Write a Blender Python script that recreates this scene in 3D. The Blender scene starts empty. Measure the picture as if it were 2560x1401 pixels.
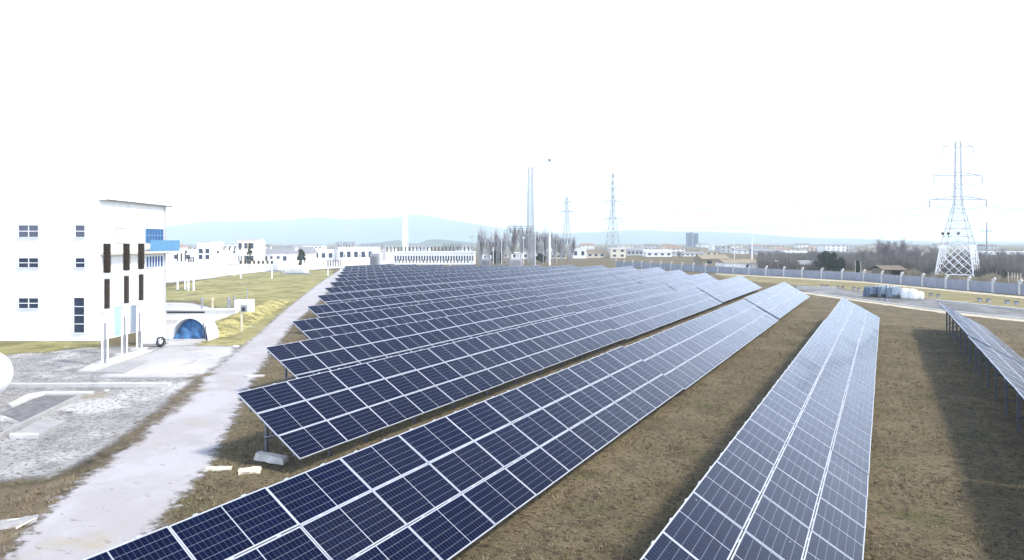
import bpy, math, random
import numpy as np
from mathutils import Vector, Matrix

S = bpy.context.scene
COL = S.collection
R = math.radians
random.seed(7); rng = np.random.default_rng(7)

# ------------------------------------------------------------------ camera
CAM_H, FPX, CX, CY = 6.6, 1646.0, 1280.0, 606.3      # calibrated on the panel grid (2560 px wide photograph)
YAW, PITCH, ROLL = 0.5146, 0.0, 0.0                      # level camera, frame shifted down
def cam_axes():
    cy, sy, cp, sp = math.cos(YAW), math.sin(YAW), math.cos(PITCH), math.sin(PITCH)
    f = Vector((-sy*cp, cy*cp, -sp)); r = Vector((cy, sy, 0)); u = r.cross(f)
    cr, sr = math.cos(ROLL), math.sin(ROLL)
    return r*cr + u*sr, u*cr - r*sr, f
RT, UP, FW = cam_axes()
FH = Vector((FW.x, FW.y, 0)).normalized(); RH = Vector((RT.x, RT.y, 0)).normalized()
CAM_P = Vector((0, 0, CAM_H))
cam = bpy.data.cameras.new('camera'); camo = bpy.data.objects.new('camera', cam); COL.objects.link(camo)
cam.sensor_width = 36; cam.lens = FPX/2560*36; cam.shift_y = (606.3-700.5)/2560; cam.clip_start = .1; cam.clip_end = 30000
mw = Matrix(((RT.x, UP.x, -FW.x, 0), (RT.y, UP.y, -FW.y, 0), (RT.z, UP.z, -FW.z, CAM_H), (0, 0, 0, 1)))
camo.matrix_world = mw; S.camera = camo

# ------------------------------------------------------------------ world, sun, exposure
SUN = Vector((1.9, .22, 2.12)).normalized()
el = math.asin(SUN.z); az = math.atan2(SUN.x, SUN.y)
w = bpy.data.worlds.new('World'); S.world = w; w.use_nodes = True
nt = w.node_tree; bg = nt.nodes['Background']
sky = nt.nodes.new('ShaderNodeTexSky'); sky.sky_type = 'NISHITA'; sky.sun_disc = False
sky.sun_elevation = el; sky.sun_rotation = az; sky.dust_density = 1.6; sky.air_density = 1.0; sky.ozone_density = 1.0
# thin bright overcast veil: dense towards the horizon, thinning to blue overhead
tcw = nt.nodes.new('ShaderNodeTexCoord'); spw = nt.nodes.new('ShaderNodeSeparateXYZ'); nt.links.new(tcw.outputs['Generated'], spw.inputs[0])
mrw = nt.nodes.new('ShaderNodeMapRange'); mrw.interpolation_type = 'SMOOTHSTEP'
for k_, v_ in (('From Min', .12), ('From Max', .66), ('To Min', .95), ('To Max', .0)): mrw.inputs[k_].default_value = v_
nt.links.new(spw.outputs[2], mrw.inputs['Value'])
mxw = nt.nodes.new('ShaderNodeMix'); mxw.data_type = 'RGBA'; mxw.inputs[7].default_value = (14.6, 16.4, 20.5, 1)
nt.links.new(mrw.outputs[0], mxw.inputs[0]); nt.links.new(sky.outputs[0], mxw.inputs[6])
nt.links.new(mxw.outputs[2], bg.inputs[0]); bg.inputs[1].default_value = 0.15
sl = bpy.data.lights.new('sun', 'SUN'); sl.energy = 3.35; sl.angle = R(7.0); sl.color = (1, .93, .83)
so = bpy.data.objects.new('sun', sl); COL.objects.link(so)
so.rotation_euler = SUN.to_track_quat('Z', 'Y').to_euler()
S.view_settings.view_transform = 'Standard'; S.view_settings.look = 'None'
S.view_settings.exposure = 0.52; S.view_settings.gamma = 1.0
S.cycles.max_bounces = 6; S.cycles.transparent_max_bounces = 8
S.cycles.volume_bounces = 2

# ------------------------------------------------------------------ helpers: points
def ray(px, py): return RT*((px-CX)/FPX) + UP*(-(py-CY)/FPX) + FW
def at(px, py, z=0.0):
    d = ray(px, py); t = (z-CAM_H)/d.z; return CAM_P + d*t
def atd(px, depth, z=0.0):
    """ground spot in column px at a given distance ahead of the camera"""
    p = CAM_P + FH*depth + RH*((px-CX)/FPX*depth); return Vector((p.x, p.y, z))
def hz(py, depth): return CAM_H + (606.3-py)/FPX*depth     # height seen at row py at that distance
YAWZ = math.atan2(RH.y, RH.x)                            # rotation that turns local x into "right"

# ------------------------------------------------------------------ helpers: meshes
class MB:
    def __init__(s): s.v = []; s.f = []; s.m = []
    def add(s, vs, fs, mi=0):
        o = len(s.v); s.v += [tuple(v) for v in vs]; s.f += [tuple(i+o for i in f) for f in fs]; s.m += [mi]*len(fs); return s
    def box(s, c, d, rz=0, mi=0, M=None):
        c = Vector(c); x, y, z = d[0]/2, d[1]/2, d[2]/2
        vs = [Vector((a*x, b*y, e*z)) for e in (-1, 1) for b in (-1, 1) for a in (-1, 1)]
        Q = M if M else Matrix.Rotation(rz, 3, 'Z')
        vs = [Q @ v + c for v in vs]
        return s.add(vs, [(0,2,3,1),(4,5,7,6),(0,1,5,4),(2,6,7,3),(0,4,6,2),(1,3,7,5)], mi)
    def boxb(s, x0, x1, y0, y1, z0, z1, mi=0):
        return s.box(((x0+x1)/2, (y0+y1)/2, (z0+z1)/2), (x1-x0, y1-y0, z1-z0), 0, mi)
    def tube(s, a, b, r0, r1=None, n=6, mi=0, cap=True):
        a, b = Vector(a), Vector(b); r1 = r0 if r1 is None else r1
        d = (b-a)
        if d.length < 1e-6: return s
        q = d.to_track_quat('Z', 'Y').to_matrix(); vs = []
        for p, r in ((a, r0), (b, r1)):
            for k in range(n):
                t = 2*math.pi*k/n; vs.append(p + q @ Vector((r*math.cos(t), r*math.sin(t), 0)))
        fs = [(k, (k+1) % n, n+(k+1) % n, n+k) for k in range(n)]
        if cap: fs += [tuple(range(n-1, -1, -1)), tuple(range(n, 2*n))]
        return s.add(vs, fs, mi)
    def bar(s, a, b, wd, mi=0): return s.tube(a, b, wd*.7071, None, 4, mi)
    def lathe(s, prof, n=16, c=(0,0,0), mi=0, caps=True):
        vs = []
        for r, z in prof:
            for k in range(n):
                t = 2*math.pi*k/n; vs.append((c[0]+r*math.cos(t), c[1]+r*math.sin(t), c[2]+z))
        fs = []
        for j in range(len(prof)-1):
            for k in range(n):
                a, b = j*n+k, j*n+(k+1) % n; fs.append((a, b, b+n, a+n))
        if caps: fs += [tuple(range(n-1, -1, -1)), tuple(range((len(prof)-1)*n, len(prof)*n))]
        return s.add(vs, fs, mi)
    def prism(s, poly, y0, y1, mi=0, T=None):
        """polygon in local xz, extruded along y"""
        n = len(poly); vs = [Vector((x, y0, z)) for x, z in poly] + [Vector((x, y1, z)) for x, z in poly]
        if T: vs = [T @ v for v in vs]
        return s.add(vs, [tuple(range(n)), tuple(range(2*n-1, n-1, -1))] + [((k+1) % n, k, n+k, n+(k+1) % n) for k in range(n)], mi)
    def mesh(s, name, mats, smooth=False):
        me = bpy.data.meshes.new(name); me.from_pydata(s.v, [], s.f)
        for m in (mats if isinstance(mats, (list, tuple)) else [mats]): me.materials.append(m)
        me.polygons.foreach_set('material_index', s.m)
        if smooth: me.polygons.foreach_set('use_smooth', [True]*len(me.polygons))
        me.update(); return me
    def build(s, name, mats, parent=None, loc=(0,0,0), rz=0, smooth=False):
        return put(name, s.mesh(name, mats, smooth), parent, loc, rz)
def put(name, me, parent=None, loc=(0,0,0), rz=0):
    o = bpy.data.objects.new(name, me); COL.objects.link(o)
    o.location = loc; o.rotation_euler = (0, 0, rz)
    if parent: o.parent = parent
    return o
def tag(o, label=None, cat=None, group=None, kind=None):
    if label: o['label'] = label
    if cat: o['category'] = cat
    if group: o['group'] = group
    if kind: o['kind'] = kind
    return o
def thing(name, label, cat, loc=(0,0,0), rz=0, group=None):
    o = bpy.data.objects.new(name, None); COL.objects.link(o); o.empty_display_size = .3
    o.location = loc; o.rotation_euler = (0, 0, rz); return tag(o, label, cat, group)
def dup(root, loc, rz=0, label=None, sc=None):
    r = root.copy(); COL.objects.link(r); r.location = loc; r.rotation_euler = (0, 0, rz)
    if label: r['label'] = label
    if sc: r.scale = sc
    for ch in list(root.children):
        c = ch.copy(); COL.objects.link(c); c.parent = r
        for g in list(ch.children):
            d = g.copy(); COL.objects.link(d); d.parent = c
    return r

# ------------------------------------------------------------------ helpers: materials
def mat(name, col, rough=.7, metal=0., noise=0., scale=3., detail=6, bump=0., col2=None, spec=.5, coord='Object', stretch=None):
    m = bpy.data.materials.new(name); m.use_nodes = True; t = m.node_tree; b = t.nodes['Principled BSDF']
    b.inputs['Roughness'].default_value = rough; b.inputs['Metallic'].default_value = metal
    b.inputs['Specular IOR Level'].default_value = spec
    c4 = (*col, 1)
    if noise or col2 or bump:
        tc = t.nodes.new('ShaderNodeTexCoord'); src = tc.outputs[coord]
        if stretch:
            mp = t.nodes.new('ShaderNodeMapping'); mp.inputs['Scale'].default_value = stretch
            t.links.new(src, mp.inputs[0]); src = mp.outputs[0]
        n = t.nodes.new('ShaderNodeTexNoise'); n.inputs['Scale'].default_value = scale; n.inputs['Detail'].default_value = detail
        n.inputs['Roughness'].default_value = .65
        t.links.new(src, n.inputs['Vector'])
        rp = t.nodes.new('ShaderNodeValToRGB'); rp.color_ramp.elements[0].position = .3; rp.color_ramp.elements[1].position = .7
        if col2: rp.color_ramp.elements[0].color = c4; rp.color_ramp.elements[1].color = (*col2, 1)
        else:
            rp.color_ramp.elements[0].color = tuple(x*(1-noise) for x in col) + (1,)
            rp.color_ramp.elements[1].color = tuple(min(1, x*(1+noise)) for x in col) + (1,)
        t.links.new(n.outputs[0], rp.inputs[0]); t.links.new(rp.outputs[0], b.inputs['Base Color'])
        if bump:
            bp = t.nodes.new('ShaderNodeBump'); bp.inputs['Strength'].default_value = bump; bp.inputs['Distance'].default_value = .05
            t.links.new(n.outputs[0], bp.inputs['Height']); t.links.new(bp.outputs[0], b.inputs['Normal'])
    else: b.inputs['Base Color'].default_value = c4
    return m
def math_node(t, op, a, b=None, c=None):
    n = t.nodes.new('ShaderNodeMath'); n.operation = op
    for i, v in enumerate((a, b, c)):
        if v is None: continue
        if isinstance(v, (int, float)): n.inputs[i].default_value = v
        else: t.links.new(v, n.inputs[i])
    return n.outputs[0]
def mixc(t, fac, a, b):
    n = t.nodes.new('ShaderNodeMix'); n.data_type = 'RGBA'
    for k, v in ((0, fac), (6, a), (7, b)):
        if isinstance(v, (int, float)): n.inputs[k].default_value = v
        elif isinstance(v, tuple): n.inputs[k].default_value = v if len(v) == 4 else (*v, 1)
        else: t.links.new(v, n.inputs[k])
    return n.outputs[2]
def noise_node(t, vec, scale, detail=5, rough=.6):
    n = t.nodes.new('ShaderNodeTexNoise'); n.inputs['Scale'].default_value = scale; n.inputs['Detail'].default_value = detail
    n.inputs['Roughness'].default_value = rough; t.links.new(vec, n.inputs['Vector']); return n.outputs[0]
def ramp(t, fac, p0, p1):
    n = t.nodes.new('ShaderNodeMapRange'); n.interpolation_type = 'SMOOTHSTEP'; n.inputs['From Min'].default_value = p0; n.inputs['From Max'].default_value = p1
    t.links.new(fac, n.inputs['Value']); return n.outputs[0]
def ground_mat(name, layers, bumpscale=14, bump=.6, soft=None, extra=None, rough=.95):
    """layers: base colour then (colour, noise scale, lo, hi, stretch). soft: ragged sheet edge from the 'sd' attribute."""
    m = bpy.data.materials.new(name); m.use_nodes = True; t = m.node_tree; b = t.nodes['Principled BSDF']
    b.inputs['Roughness'].default_value = rough; b.inputs['Specular IOR Level'].default_value = .15
    tc = t.nodes.new('ShaderNodeTexCoord'); P = tc.outputs['Object']; c = layers[0]
    for (colr, sc, lo, hi, st) in layers[1:]:
        v = P
        if st:
            mp = t.nodes.new('ShaderNodeMapping'); mp.inputs['Scale'].default_value = st; t.links.new(P, mp.inputs[0]); v = mp.outputs[0]
        c = mixc(t, ramp(t, noise_node(t, v, sc, 6, .65), lo, hi), c, colr)
    t.links.new(c, b.inputs['Base Color'])
    bp = t.nodes.new('ShaderNodeBump'); bp.inputs['Strength'].default_value = bump; bp.inputs['Distance'].default_value = .06
    t.links.new(noise_node(t, P, bumpscale, 8, .7), bp.inputs['Height']); t.links.new(bp.outputs[0], b.inputs['Normal'])
    if soft:
        at_ = t.nodes.new('ShaderNodeAttribute'); at_.attribute_name = 'sd'
        n = math_node(t, 'MULTIPLY_ADD', noise_node(t, P, soft[1], 7, .7), soft[0]*4, -soft[0]*2)
        e = math_node(t, 'ADD', at_.outputs['Fac'], n)
        t.links.new(ramp(t, e, -soft[2], soft[2]), b.inputs['Alpha'])
    return m

# cells behind glass: 20 half cells x 6, drawn from the panel's own coordinates
PL, PW = 1.922, 1.05           # grid pitch along the row / up the slope
GL, GW = PL-.022, PW-.022      # one panel
def panel_mat():
    m = bpy.data.materials.new('solar_cells'); m.use_nodes = True; t = m.node_tree; b = t.nodes['Principled BSDF']
    tc = t.nodes.new('ShaderNodeTexCoord'); sp = t.nodes.new('ShaderNodeSeparateXYZ'); t.links.new(tc.outputs['Object'], sp.inputs[0])
    x, y = sp.outputs[0], sp.outputs[1]
    iw, il = GW-.046, GL-.046
    def lines(v, pitch, wd):
        f = math_node(t, 'FRACT', math_node(t, 'ADD', math_node(t, 'DIVIDE', v, pitch), 100.5))
        d = math_node(t, 'ABSOLUTE', math_node(t, 'SUBTRACT', f, .5))         # 0 on a gap centre
        return math_node(t, 'LESS_THAN', d, wd/pitch/2)
    cx_, cy_ = iw/6, (il-.02)/20
    lx = lines(x, cx_, .007)
    ys = math_node(t, 'SUBTRACT', math_node(t, 'ABSOLUTE', y), .010)
    ly = lines(ys, cy_, .0055)
    mid = math_node(t, 'LESS_THAN', math_node(t, 'ABSOLUTE', y), .011)
    xb = math_node(t, 'ADD', x, cx_/2)
    bus = lines(math_node(t, 'ADD', x, cx_/10), cx_/5, .0013)                    # fine busbars
    oi = t.nodes.new('ShaderNodeObjectInfo'); rnd = oi.outputs['Random']
    cell = mixc(t, rnd, (.0010, .0028, .0185), (.0017, .0036, .0175))
    # each cell row a touch different
    wn = t.nodes.new('ShaderNodeTexWhiteNoise'); wn.noise_dimensions = '3D'
    cb = t.nodes.new('ShaderNodeCombineXYZ')
    t.links.new(math_node(t, 'FLOOR', math_node(t, 'DIVIDE', x, cx_)), cb.inputs[0])
    t.links.new(math_node(t, 'FLOOR', math_node(t, 'DIVIDE', y, cy_)), cb.inputs[1]); t.links.new(rnd, cb.inputs[2])
    t.links.new(cb.outputs[0], wn.inputs[0])
    cell = mixc(t, math_node(t, 'MULTIPLY', wn.outputs[0], .5), cell, (.002, .0065, .036))
    cell = mixc(t, math_node(t, 'MULTIPLY', bus, .10), cell, (.30, .33, .40))
    c = mixc(t, math_node(t, 'MULTIPLY', ly, .24), cell, (.30, .34, .44))
    c = mixc(t, math_node(t, 'MULTIPLY', lx, .38), c, (.42, .47, .58))
    c = mixc(t, math_node(t, 'MULTIPLY', mid, .6), c, (.55, .60, .68))
    # film of dust, heavier on some panels and in runs down the slope
    mp = t.nodes.new('ShaderNodeMapping'); mp.inputs['Scale'].default_value = (.8, 2.2, 1)
    va = t.nodes.new('ShaderNodeVectorMath'); t.links.new(tc.outputs['Object'], va.inputs[0])
    cr_ = t.nodes.new('ShaderNodeCombineXYZ'); t.links.new(math_node(t, 'MULTIPLY', rnd, 50.), cr_.inputs[0]); t.links.new(math_node(t, 'MULTIPLY', rnd, 31.), cr_.inputs[2])
    t.links.new(cr_.outputs[0], va.inputs[1]); t.links.new(va.outputs[0], mp.inputs[0])
    d1 = ramp(t, noise_node(t, mp.outputs[0], 1.8, 6, .65), .40, .85)
    d2 = ramp(t, rnd, .55, 1.0)
    dust = math_node(t, 'ADD', math_node(t, 'MULTIPLY', d1, .007), math_node(t, 'MULTIPLY', d2, .008))
    # bird droppings here and there
    vo = t.nodes.new('ShaderNodeTexVoronoi'); vo.inputs['Scale'].default_value = 2.1; t.links.new(va.outputs[0], vo.inputs['Vector'])
    spot = math_node(t, 'MULTIPLY', math_node(t, 'LESS_THAN', vo.outputs['Distance'], .028), math_node(t, 'GREATER_THAN', rnd, .62))
    c = mixc(t, dust, c, (.34, .33, .31)); c = mixc(t, math_node(t, 'MULTIPLY', spot, .7), c, (.6, .6, .56))
    t.links.new(c, b.inputs['Base Color'])
    b.inputs['IOR'].default_value = 1.5; b.inputs['Specular IOR Level'].default_value = .09
    rg = math_node(t, 'MULTIPLY_ADD', d1, .05, .085)
    t.links.new(rg, b.inputs['Roughness'])
    b.inputs['Sheen Weight'].default_value = .26; b.inputs['Sheen Roughness'].default_value = .28; b.inputs['Sheen Tint'].default_value = (.64, .78, 1, 1)   # film of dust, bright at glancing angles
    return m
M_CELL = panel_mat()
M_ALU = mat('anodised_frame', (.50, .525, .58), .45, .25, noise=.06, scale=2)
M_BACK = mat('panel_backsheet', (.55, .56, .58), .6)
M_GALV = mat('galvanised_steel', (.13, .14, .17), .45, .6, noise=.2, scale=8)
M_STEEL = mat('pale_lattice_steel', (.86, .86, .85), .6, .0, noise=.15, scale=1.5)
M_STEEL2 = mat('grey_lattice_steel', (.40, .41, .44), .6, .2, noise=.15, scale=1.5)  # darkened in colour so thin lattice reads against the white sky
M_DSTEEL = mat('dull_lattice_steel', (.30, .31, .34), .6, .2, noise=.2, scale=1.5)
M_WHITE = mat('white_render', (.82, .82, .80), .85, noise=.08, scale=1.1, bump=.05, stretch=(1, 1, .2))
M_WHITE2 = mat('white_paint', (.82, .83, .84), .45, noise=.04, scale=2)
M_CREAM = mat('cream_render', (.70, .64, .52), .85, noise=.08, scale=.6)
M_BEIGE = mat('beige_render', (.55, .47, .36), .85, noise=.1, scale=.6)
M_GREYR = mat('grey_render', (.46, .46, .47), .85, noise=.1, scale=.6)
M_GLASS = mat('window_glass', (.03, .045, .08), .08, spec=.6, noise=.3, scale=1.2)
M_BLUEGL = mat('blue_tinted_glass', (.035, .10, .26), .10, noise=.35, scale=2)
M_BLUE = mat('sky_blue_panel', (.10, .27, .46), .4, noise=.12, scale=3)
M_TARP = mat('blue_tarpaulin', (.06, .22, .46), .38, col2=(.02, .07, .18), noise=.3, scale=3.4, bump=.6)
M_TARPL = mat('pale_blue_tarpaulin', (.33, .40, .46), .3, col2=(.10, .15, .22), noise=.3, scale=3, bump=.5)
M_DOOR = mat('pale_blue_door', (.40, .58, .70), .4, noise=.1, scale=2)
M_DOOR2 = mat('grey_blue_door', (.22, .28, .38), .4, noise=.1, scale=2)
M_TARPD = mat('dark_blue_tarpaulin', (.03, .05, .10), .35, col2=(.14, .20, .28), noise=.3, scale=3, bump=.5)
M_BROWN = mat('brown_glazed_porcelain', (.040, .026, .014), .28, noise=.25, scale=6)
M_DARK = mat('dark_metal', (.03, .03, .035), .5)
M_CONC = mat('concrete', (.36, .355, .35), .9, noise=.16, scale=2.2, bump=.25)
M_CONCW = mat('bleached_concrete', (.54, .53, .51), .9, noise=.14, scale=2.0, bump=.25)
M_CONCG = mat('grey_wall_concrete', (.26, .28, .33), .9, noise=.16, scale=1.4, bump=.2, stretch=(1, 1, .4))
M_CONCD = mat('stained_concrete', (.17, .17, .17), .9, noise=.35, scale=2.5, bump=.5)
M_STONE = mat('pale_stone', (.68, .63, .50), .9, noise=.14, scale=3, bump=.5)
M_RTILE = mat('brown_roof_tiles', (.20, .155, .11), .85, noise=.25, scale=4)
M_RGREY = mat('grey_roof_sheet', (.27, .27, .29), .8, noise=.2, scale=2)
M_RRED = mat('faded_red_tiles', (.30, .17, .12), .85, noise=.25, scale=3)
M_RTAN = mat('tan_roof_sheet', (.30, .245, .17), .85, noise=.15, scale=1.2)
M_WOOD = mat('weathered_wood', (.17, .135, .10), .85, noise=.25, scale=5)
M_BARK = mat('bare_branches', (.155, .135, .135), .9, noise=.2, scale=2)
M_TWIG = mat('bare_twigs', (.25, .22, .22), .9, noise=.2, scale=1)
M_SCRUB = mat('dry_scrub', (.17, .145, .125), .95, col2=(.24, .215, .20), noise=.3, scale=.15)
M_FIR = mat('dark_evergreen_leaves', (.018, .026, .018), .8, col2=(.045, .055, .032), noise=.4, scale=1.3)
M_TOWER = mat('slate_blue_cladding', (.10, .13, .22), .5, noise=.1, scale=.3)
M_RUBBER = mat('black_rubber', (.015, .015, .017), .6)

# ------------------------------------------------------------------ ground and sheets
g_mat = ground_mat('dry_ground',
    [(.158, .126, .070), ((.215, .172, .100), .35, .42, .60, None), ((.100, .080, .047), 1.3, .50, .66, None), ((.100, .108, .038), .42, .54, .68, None),
     ((.055, .044, .028), 5.5, .50, .62, (1., 1.5, 1)), ((.34, .275, .175), 8., .54, .68, (1.0, 2.2, 1)), ((.040, .032, .020), 17., .53, .64, (1., 1.6, 1)), ((.32, .28, .20), 38., .58, .70, None)], bumpscale=14, bump=1.0)
gm = MB(); GR = 14000
gm.add([(-GR, -GR, 0), (GR, -GR, 0), (GR, GR, 0), (-GR, GR, 0)], [(0, 1, 2, 3)])
tag(gm.build('ground', g_mat), kind='structure')

def sheet(name, poly, z, m, res=.5, pad=.8, label=None):
    """flat sheet filling a polygon (world xy); attribute sd = signed distance to its border, used for ragged edges"""
    P = np.array([(p[0], p[1]) for p in poly], float)
    x0, y0 = P.min(0)-pad; x1, y1 = P.max(0)+pad
    xs = np.arange(x0, x1+res, res); ys = np.arange(y0, y1+res, res)
    X, Y = np.meshgrid(xs, ys); X = X.ravel(); Y = Y.ravel()
    ins = np.zeros(len(X), bool); dist = np.full(len(X), 1e9)
    for k in range(len(P)):
        a, b = P[k], P[(k+1) % len(P)]
        c = ((a[1] > Y) != (b[1] > Y)) & (X < (b[0]-a[0])*(Y-a[1])/(b[1]-a[1]+1e-12)+a[0]); ins ^= c
        d = b-a; t = np.clip(((X-a[0])*d[0]+(Y-a[1])*d[1])/(d@d+1e-12), 0, 1)
        dist = np.minimum(dist, np.hypot(X-a[0]-t*d[0], Y-a[1]-t*d[1]))
    sd = np.where(ins, dist, -dist)
    nx, ny = len(xs), len(ys); keep = (sd > -pad).reshape(ny, nx)
    q = keep[:-1, :-1] | keep[1:, :-1] | keep[:-1, 1:] | keep[1:, 1:]
    jj, ii = np.nonzero(q); idx = jj*nx+ii
    F = np.stack([idx, idx+1, idx+nx+1, idx+nx], 1); used = np.unique(F); mp = -np.ones(nx*ny, int); mp[used] = np.arange(len(used))
    me = bpy.data.meshes.new(name); me.from_pydata([(X[i], Y[i], z) for i in used], [], mp[F].tolist())
    me.materials.append(m); me.update()
    a = me.attributes.new('sd', 'FLOAT', 'POINT'); a.data.foreach_set('value', sd[used].astype(np.float32))
    return tag(put(name, me), kind='structure')
def px_poly(pts): return [at(*p) for p in pts]

m_gravel = ground_mat('pale_gravel', [(.37, .36, .35), ((.25, .245, .24), 1.0, .45, .62, None), ((.60, .585, .565), .30, .48, .62, None), ((.14, .14, .14), 6., .52, .62, None), ((.60, .59, .57), 8., .55, .66, None), ((.10, .10, .10), 17., .56, .68, None), ((.35, .30, .21), .28, .60, .74, None)], 22, .8, soft=(.35, .9, .35))
m_path = ground_mat('bleached_concrete_path', [(.41, .39, .395), ((.48, .465, .48), .35, .42, .60, None), ((.40, .36, .29), .55, .56, .72, None), ((.24, .225, .20), 1.6, .60, .70, (1, 2.4, 1)), ((.17, .15, .115), 3.1, .66, .72, None), ((.36, .34, .31), 14, .55, .72, None)], 9, .3, soft=(.42, 2.3, .22), rough=.85)
m_grass = ground_mat('yellowing_grass', [(.27, .25, .105), ((.37, .335, .15), .12, .42, .60, None), ((.155, .15, .062), .35, .48, .64, None), ((.44, .40, .29), .5, .56, .70, None), ((.09, .09, .04), 2.4, .57, .70, None), ((.40, .36, .22), 6, .58, .72, None)], 7, 1., soft=(1.1, .5, .6))
m_vgrass = ground_mat('winter_verge_grass', [(.235, .205, .10), ((.31, .27, .15), .3, .45, .62, None), ((.15, .13, .06), 1.2, .52, .68, None)], 7, .8, soft=(.8, .5, .5))
m_road = ground_mat('grey_service_road', [(.17, .17, .17), ((.26, .26, .26), .25, .45, .62, (1, .4, 1)), ((.10, .10, .105), .5, .55, .70, (.5, 1.5, 1)), ((.36, .34, .31), 1.1, .62, .75, None)], 16, .4, soft=(.5, .8, .3))
m_sand = ground_mat('pale_sand', [(.50, .44, .33), ((.60, .54, .42), .4, .45, .62, None), ((.36, .31, .22), 1.6, .56, .72, None)], 9, .5, soft=(.5, .8, .3))
m_yardc = ground_mat('white_concrete_yard', [(.45, .44, .435), ((.55, .535, .53), .2, .42, .6, None), ((.30, .285, .27), .8, .54, .70, None), ((.34, .31, .26), 3.5, .58, .70, (1, 3, 1))], 9, .3, soft=(.4, .6, .4), rough=.85)
m_soil = ground_mat('bare_brown_soil', [(.17, .135, .088), ((.25, .20, .13), .5, .45, .62, None), ((.10, .08, .05), 1.6, .52, .68, None), ((.33, .27, .17), 5., .58, .72, None)], 12, 1., soft=(.7, .9, .5))

m_yardw = ground_mat('glare_white_yard', [(.60, .59, .58), ((.70, .69, .68), .05, .42, .6, None), ((.42, .41, .39), .2, .56, .72, None)], 3, .2, soft=(.4, .6, .4), rough=.85)  # white glare over this ground is put into the base colour
sheet('substation_yard', px_poly([(380, 712), (640, 684), (856, 670), (1180, 645), (1180, 630), (250, 632), (330, 700)]), .004, m_yardw, res=5., pad=5)
sheet('grass_field', px_poly([(400, 722), (560, 690), (660, 680), (830, 676), (842, 690), (800, 716), (740, 765), (690, 800), (655, 850), (600, 868), (500, 866), (525, 838), (585, 800), (560, 776), (480, 752), (400, 752)]), .008, m_grass, res=.9, pad=1.5)
sheet('concrete_yard', px_poly([(395, 756), (480, 758), (560, 778), (585, 800), (525, 838), (500, 868), (405, 872)]), .006, m_yardc, res=.5)
sheet('grass_strip', px_poly([(-60, 852), (250, 856), (262, 868), (60, 885), (-60, 900)]), .010, m_grass, res=.4)
sheet('gravel_yard', px_poly([(-80, 890), (60, 882), (250, 866), (420, 868), (520, 866), (610, 870), (560, 905), (482, 958), (390, 1040), (250, 1132), (120, 1196), (-80, 1210)]), .004, m_gravel, res=.3)
sheet('concrete_apron', px_poly([(300, 906), (420, 866), (600, 866), (560, 905), (500, 945), (240, 945)]), .010, m_yardc, res=.3)
sheet('dirt_verge', px_poly([(-140, 1218), (110, 1208), (225, 1165), (300, 1118), (330, 1106), (200, 1210), (70, 1330), (-60, 1480), (-300, 1480)]), .006, m_soil, res=.25)
sheet('dirt_strip', px_poly([(215, 1178), (300, 1108), (392, 1040), (455, 985), (500, 942), (520, 936), (512, 950), (468, 990), (405, 1045), (318, 1112), (235, 1180)]), .018, m_soil, res=.15, pad=.5)
PATH = [(-40, 1480), (60, 1335), (200, 1205), (345, 1095), (490, 955), (560, 905), (640, 840), (720, 770), (790, 715), (842, 680), (853, 672), (862, 672), (858, 684), (830, 718), (790, 762), (730, 812), (690, 868), (640, 935), (600, 1010), (560, 1090), (520, 1170), (440, 1250), (395, 1310), (330, 1420), (300, 1500)]
sheet('concrete_path', px_poly(PATH), .014, m_path, res=.35)

# right-hand side: verge, service road, sandy strip along the wall
sheet('verge', px_poly([(1790, 686), (1960, 694), (2160, 706), (2365, 725), (2700, 752), (2700, 790), (2550, 772), (2290, 745), (2030, 718), (1880, 704), (1800, 692)]), .006, m_vgrass, res=.9, pad=1.5)
sheet('service_road', px_poly([(1990, 712), (2290, 744), (2560, 774), (2700, 790), (2700, 815), (2550, 799), (2350, 778), (2100, 744), (2015, 732)]), .010, m_road, res=.6, pad=1.2)
sheet('sandy_strip', px_poly([(1788, 684), (1960, 693), (2160, 704.5), (2365, 724), (2700, 756), (2700, 761), (2365, 728), (2160, 708), (1960, 696), (1788, 686)]), .014, m_sand, res=.5, pad=.8)
sheet('sandy_verge', px_poly([(1995, 729), (2100, 741), (2350, 775), (2550, 796), (2700, 812), (2700, 822), (2550, 805), (2350, 783), (2100, 748), (1995, 733)]), .014, m_sand, res=.5, pad=.8)

def kerb(name, label, pts, wd, h, m, cat='kerb', group=None):
    b = MB(); P = [Vector(p) for p in pts]
    for a, c in zip(P[:-1], P[1:]):
        d = (c-a); n = max(1, int(d.length/2.4))
        for k in range(n):
            p = a + d*((k+.5)/n); b.box((p.x, p.y, h/2 + random.uniform(-.012, .012)), (d.length/n-.02, wd*random.uniform(.94, 1.04), h), math.atan2(d.y, d.x)+random.uniform(-.006, .006))
    return tag(b.build(name, m), label, cat, group)
kerb('concrete_kerb', 'long pale concrete kerb on the near side of the grey service road', px_poly([(2025, 733), (2100, 743.5), (2350, 777), (2550, 798.5), (2680, 812)]), .25, .13, M_CONCW)
kerb('concrete_kerb', 'pale concrete kerb on the wall side of the grey service road, right of the covered pallets', px_poly([(2340, 752), (2550, 775), (2680, 789)]), .30, .14, M_CONCW)
kerb('concrete_beam', 'straight white concrete beam lying across the gravel yard from the white tank', px_poly([(18, 968), (240, 967), (425, 967)]), .34, .16, M_CONCW, 'beam')
kerb('pit_kerb', 'dark grey kerb running beside the concrete cover slab in the yard', px_poly([(-30, 1110), (100, 1045), (205, 992)]), .14, .14, M_CONC)

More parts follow.
